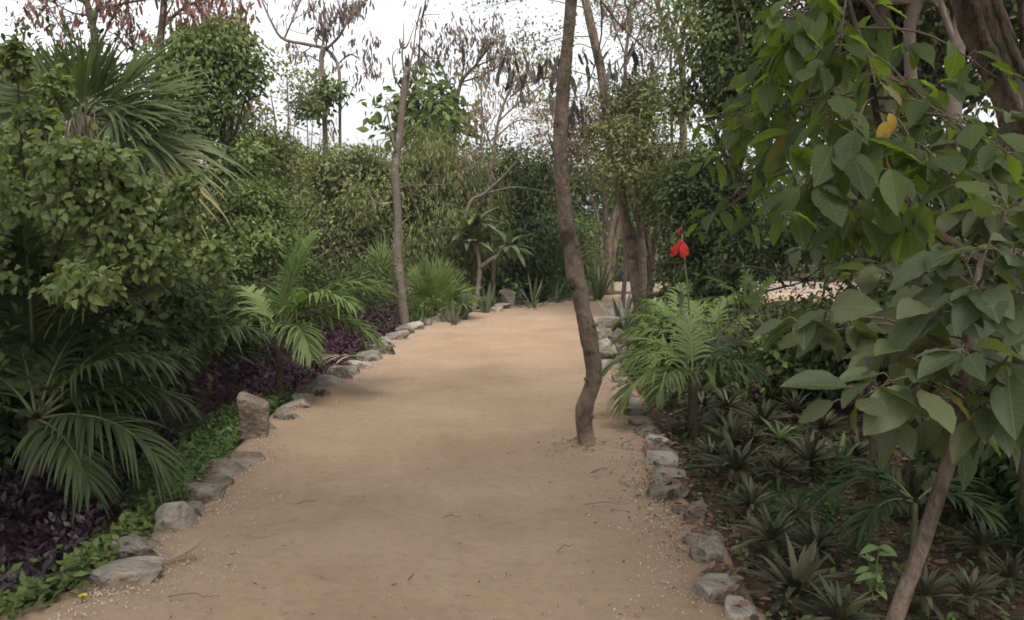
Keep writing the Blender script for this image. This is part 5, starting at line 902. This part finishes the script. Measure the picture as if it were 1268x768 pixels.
# ------------------------------------------------------------------ broad leaved saplings, right
brownp = proto(BIG, leaf_mat('browning_broad_leaf', G((.09, .075, .03), (.14, .11, .04), (.17, .15, .05)), obj=True, trans=.35, vein=True, tcol=(1.3, 1.2, .5)))
bigp, bigyp, yelp = proto(BIG, bigl), proto(BIG, bigy), proto(BIG[:2], yellow)
def sapling(name, label, stem, radii, sprays, protos, odd, seed, lsc, bark):
    t = thing(name, label, 'sapling', stem[0]); r = np.random.default_rng(seed); mb = MB(); C = crom(stem, 40); tube(mb, C, np.interp(np.linspace(0, 1, 40), np.linspace(0, 1, len(radii)), radii), 12, 0, .1, seed=seed); mb.build('trunk', bark, t)
    mb = MB(); P, D, U, S = [], [], [], []
    for (px, py, Y, n, lpx, hang, jx) in sprays:
        n = int(n * 1.3 + .5); lpx = lpx * .86
        c = at(px, py, Y); j = C[jx]; m_ = (j + c) / 2 + np.array([0, 0, .12 * np.linalg.norm(c - j)]); K = crom([j, m_, c], 16); L = np.linalg.norm(c - j)
        tube(mb, K, np.linspace(min(.008, .003 + L * .004), .0018, 16), 6, 0, .1); td = nrm(K[-1] - K[-3]); ln = lpx * Y / F
        for k in range(n):
            u = 1 - (k / max(1, n)) ** 1.3 * .42; i = min(15, u * 15); p = K[int(i)] + (K[min(15, int(i) + 1)] - K[int(i)]) * (i - int(i)); az = k * 2.4 + r.normal() * .4
            side = np.array([cos(az), sin(az), 0]); d = nrm(td * .35 + side * .9 + np.array([0, -.1, -hang * r.uniform(-.1, 1.0) + r.normal() * .22])); pe = p + d * ln * .22 + np.array([0, 0, .02]); tube(mb, crom([p, (p + pe) / 2 + np.array([0, 0, .012]), pe], 4), .0022, 4, 0, 0, False)
            P.append(pe); D.append(nrm(d + np.array([0, 0, -hang * r.uniform(0, .6)]))); U.append(np.array([0, -.15, 1]) + side * hang * .4 + r.normal(size=3) * .4); S.append(ln * (r.uniform(.6, 1.15) if k > 1 else r.uniform(.45, .7)))
    mb.build('branch', twigm, t); put_leaves(t, np.array(P)[:298], np.array(D)[:298], np.array(U)[:298], np.array(S)[:298] * lsc, protos, odd); return t
# stem of the nearer sapling rises from the bed below the frame
s0 = at(1098, 800, 2.05); s0g = np.array([s0[0] - .17, s0[1] + .02, 0]); s0g[2] = zb(s0g) - .05
sapling('broadleaf_sapling', 'sapling with large dull green leaves on a thin leaning brown stem', [s0g, s0, at(1140, 680, 2.05), at(1178, 560, 2.06), at(1192, 490, 2.1), at(1200, 400, 2.15), at(1215, 320, 2.2)], [.022, .020, .018, .017, .014, .011, .007],
        [(985, 402, 2.25, 8, 92, .5, 30), (1005, 415, 2.4, 6, 80, .8, 30), (1045, 505, 1.95, 8, 92, .2, 27), (1125, 490, 1.9, 7, 92, .5, 27), (1090, 455, 2.1, 7, 84, .4, 29), (1195, 450, 1.9, 8, 90, .4, 30), (1250, 470, 1.95, 7, 92, .5, 30), (1060, 350, 2.5, 6, 56, -.1, 33), (1150, 395, 2.1, 7, 84, .3, 33), (1215, 370, 2.0, 8, 88, .3, 34), (1265, 320, 1.95, 8, 92, .3, 36), (1190, 320, 2.25, 7, 84, .4, 36), (1280, 400, 1.9, 7, 90, .5, 34), (1120, 430, 2.3, 6, 76, .4, 31), (1230, 530, 2.0, 7, 90, .8, 27), (1180, 530, 2.2, 6, 84, .9, 26), (1280, 530, 2.0, 6, 92, .8, 27), (1100, 530, 2.2, 5, 76, .8, 27), (1250, 260, 2.2, 7, 84, .4, 38), (1140, 340, 2.4, 6, 64, .3, 36)],
        bigp, (brownp, .03), 101, 1.0, barkb)
b1 = at(1390, 380, 3.3); b1[2] = zb(b1) - .05
sapling('backlit_sapling', 'taller sapling with hanging yellow green leaves glowing against the light', [b1, at(1300, 420, 3.28), at(1150, 280, 3.2), at(1100, 190, 3.2), at(1075, 90, 3.2), at(1050, 0, 3.2), at(1030, -80, 3.2)], [.022, .02, .018, .015, .012, .009, .006],
        [(862, 160, 3.5, 7, 40, .4, 22), (872, 205, 3.5, 7, 44, .6, 22), (905, 170, 3.4, 8, 46, .5, 24), (925, 215, 3.4, 6, 46, .7, 22), (955, 30, 3.2, 7, 56, .7, 34), (975, 65, 3.2, 8, 58, .7, 32), (950, 110, 3.3, 7, 52, .7, 30), (1000, 100, 3.1, 8, 56, .6, 30), (1010, 20, 3.2, 7, 52, .6, 36), (1040, 70, 3.1, 7, 52, .6, 33), (1020, 160, 3.0, 8, 64, .7, 27), (975, 190, 3.1, 8, 60, .8, 25), (1050, 205, 2.8, 8, 84, .9, 24), (1100, 215, 2.75, 8, 86, .9, 23), (1000, 235, 2.8, 7, 80, .9, 22), (965, 270, 2.8, 6, 84, 1.1, 20), (1145, 210, 2.8, 7, 70, .7, 23), (1085, 110, 3.1, 7, 54, .6, 30), (1140, 130, 3.1, 8, 54, .6, 28), (1180, 160, 3.0, 7, 56, .6, 26), (1225, 190, 2.8, 8, 64, .5, 24), (1265, 200, 2.6, 7, 64, .5, 22), (1190, 240, 2.6, 8, 76, .6, 20), (880, 270, 3.6, 7, 44, .7, 20), (905, 295, 3.6, 6, 46, .7, 18), (1100, 40, 3.2, 7, 48, .6, 34), (1060, 280, 3.0, 7, 70, .9, 18), (1130, 290, 2.9, 7, 72, .8, 17), (1030, 300, 3.1, 6, 66, 1.0, 17), (1240, 100, 3.1, 6, 46, .5, 30), (860, 285, 3.6, 4, 42, .6, 19)],
        bigyp, (brownp, .025), 102, 1.0, barkd)
# leafy fill behind the saplings: other saplings of the same kind deeper in the bed
b2 = at(1090, 380, 5.0); b2[2] = zb(b2) - .05
sapling('broadleaf_sapling', 'sapling half hidden behind the backlit one, its leaves smaller and dimmer', [b2, at(1080, 420, 5.0), at(1070, 300, 5.0), at(1050, 200, 5.0), at(1040, 100, 5.0)], [.02, .018, .014, .01, .006],
        [(980, 150, 5.1, 9, 40, .4, 26), (960, 235, 5.2, 9, 40, .5, 20), (1010, 250, 4.9, 9, 44, .5, 20), (1060, 180, 4.9, 9, 44, .4, 28), (1110, 160, 5.0, 9, 44, .4, 28), (1150, 230, 4.8, 9, 46, .5, 22), (1090, 260, 4.7, 9, 48, .5, 20), (1040, 330, 4.8, 9, 44, .6, 14), (1120, 330, 4.7, 9, 48, .6, 14), (985, 310, 5.0, 8, 40, .6, 16), (1180, 300, 4.7, 9, 48, .5, 16), (1080, 390, 4.6, 9, 46, .6, 12), (940, 180, 5.3, 8, 36, .5, 24), (1030, 100, 5.1, 8, 38, .4, 36)], bigp, None, 103, 1.0, barkd)
b3 = at(1330, 380, 3.6); b3[2] = zb(b3) - .05
sapling('broadleaf_sapling', 'sapling at the right edge between the massive trunk and the leaning stem', [b3, at(1310, 430, 3.6), at(1265, 330, 3.55), at(1230, 250, 3.5), at(1225, 190, 3.5)], [.02, .018, .014, .01, .006],
        [(1170, 280, 3.4, 9, 60, .4, 26), (1230, 270, 3.3, 9, 62, .4, 28), (1275, 290, 3.3, 9, 62, .4, 26), (1200, 350, 3.3, 9, 62, .5, 20), (1260, 370, 3.2, 9, 64, .5, 20), (1160, 430, 3.2, 9, 62, .6, 12), (1230, 440, 3.1, 9, 64, .6, 12), (1140, 370, 3.4, 8, 58, .5, 18), (1215, 210, 3.4, 9, 56, .3, 36), (1255, 150, 3.5, 8, 54, .3, 38), (1280, 480, 3.0, 9, 64, .6, 10), (1180, 180, 3.6, 8, 54, .4, 36), (1110, 390, 3.4, 7, 56, .6, 14)], bigp, (brownp, .03), 104, 1.0, barkd)

t_ = col.objects['backlit_sapling']; put_leaves(t_, np.array([at(1096, 150, 2.9), at(1101, 140, 2.95), at(1158, 190, 2.9)]), np.array([[-.2, -.2, -1], [.3, -.1, -.9], [-.4, 0, -.6]]), np.array([[-.3, -1, .3], [.2, -1, .2], [0, -.6, 1]]), [.085, .07, .05], yelp)
b4 = at(1300, 380, 4.0); b4[2] = zb(b4) - .05
sapling('backlit_sapling', 'slender sapling arching over from the massive trunk with small bright leaves at its tip', [b4, at(1240, 330, 3.9), at(1160, 160, 3.8), at(1060, 40, 3.7), at(960, -20, 3.7)], [.018, .016, .012, .009, .005],
        [(960, 45, 3.6, 8, 48, .6, 34), (935, 90, 3.7, 8, 46, .6, 34), (990, 70, 3.6, 8, 48, .5, 32), (925, 140, 3.7, 8, 46, .7, 32), (1020, 130, 3.5, 8, 50, .6, 28), (895, 150, 3.8, 7, 44, .6, 32), (1060, 80, 3.6, 8, 48, .5, 28), (1100, 120, 3.5, 8, 50, .5, 24), (1130, 60, 3.6, 8, 46, .5, 26), (1165, 110, 3.6, 8, 48, .5, 22), (970, 140, 3.6, 8, 48, .7, 30), (1000, 20, 3.7, 7, 46, .5, 34), (1200, 170, 3.6, 8, 48, .5, 18), (1060, 160, 3.5, 8, 52, .7, 22), (950, 200, 3.7, 7, 46, .8, 28), (1240, 230, 3.5, 8, 52, .5, 12)], bigyp, None, 105, 1.0, barkd)

# ------------------------------------------------------------------ thin haze volume, added to lift the dark far foliage
def haze():
    m = bpy.data.materials.new('haze'); m.use_nodes = True; t = m.node_tree; t.nodes.remove(t.nodes['Principled BSDF']); v = t.nodes.new('ShaderNodeVolumePrincipled'); v.inputs['Color'].default_value = (.95, .97, 1, 1); v.inputs['Density'].default_value = .0007; v.inputs['Anisotropy'].default_value = .2
    t.links.new(v.outputs[0], t.nodes['Material Output'].inputs['Volume'])
    x0, x1, y0, y1, z0, z1 = -620, 620, -620, 920, -3, 16; V = [(x, y, z) for z in (z0, z1) for y in (y0, y1) for x in (x0, x1)]
    mb = MB(); mb.add(V, [(0, 2, 3, 1), (4, 5, 7, 6), (0, 1, 5, 4), (2, 6, 7, 3), (0, 4, 6, 2), (1, 3, 7, 5)]); mb.build('haze', m, kind='stuff', smooth=False)
haze()
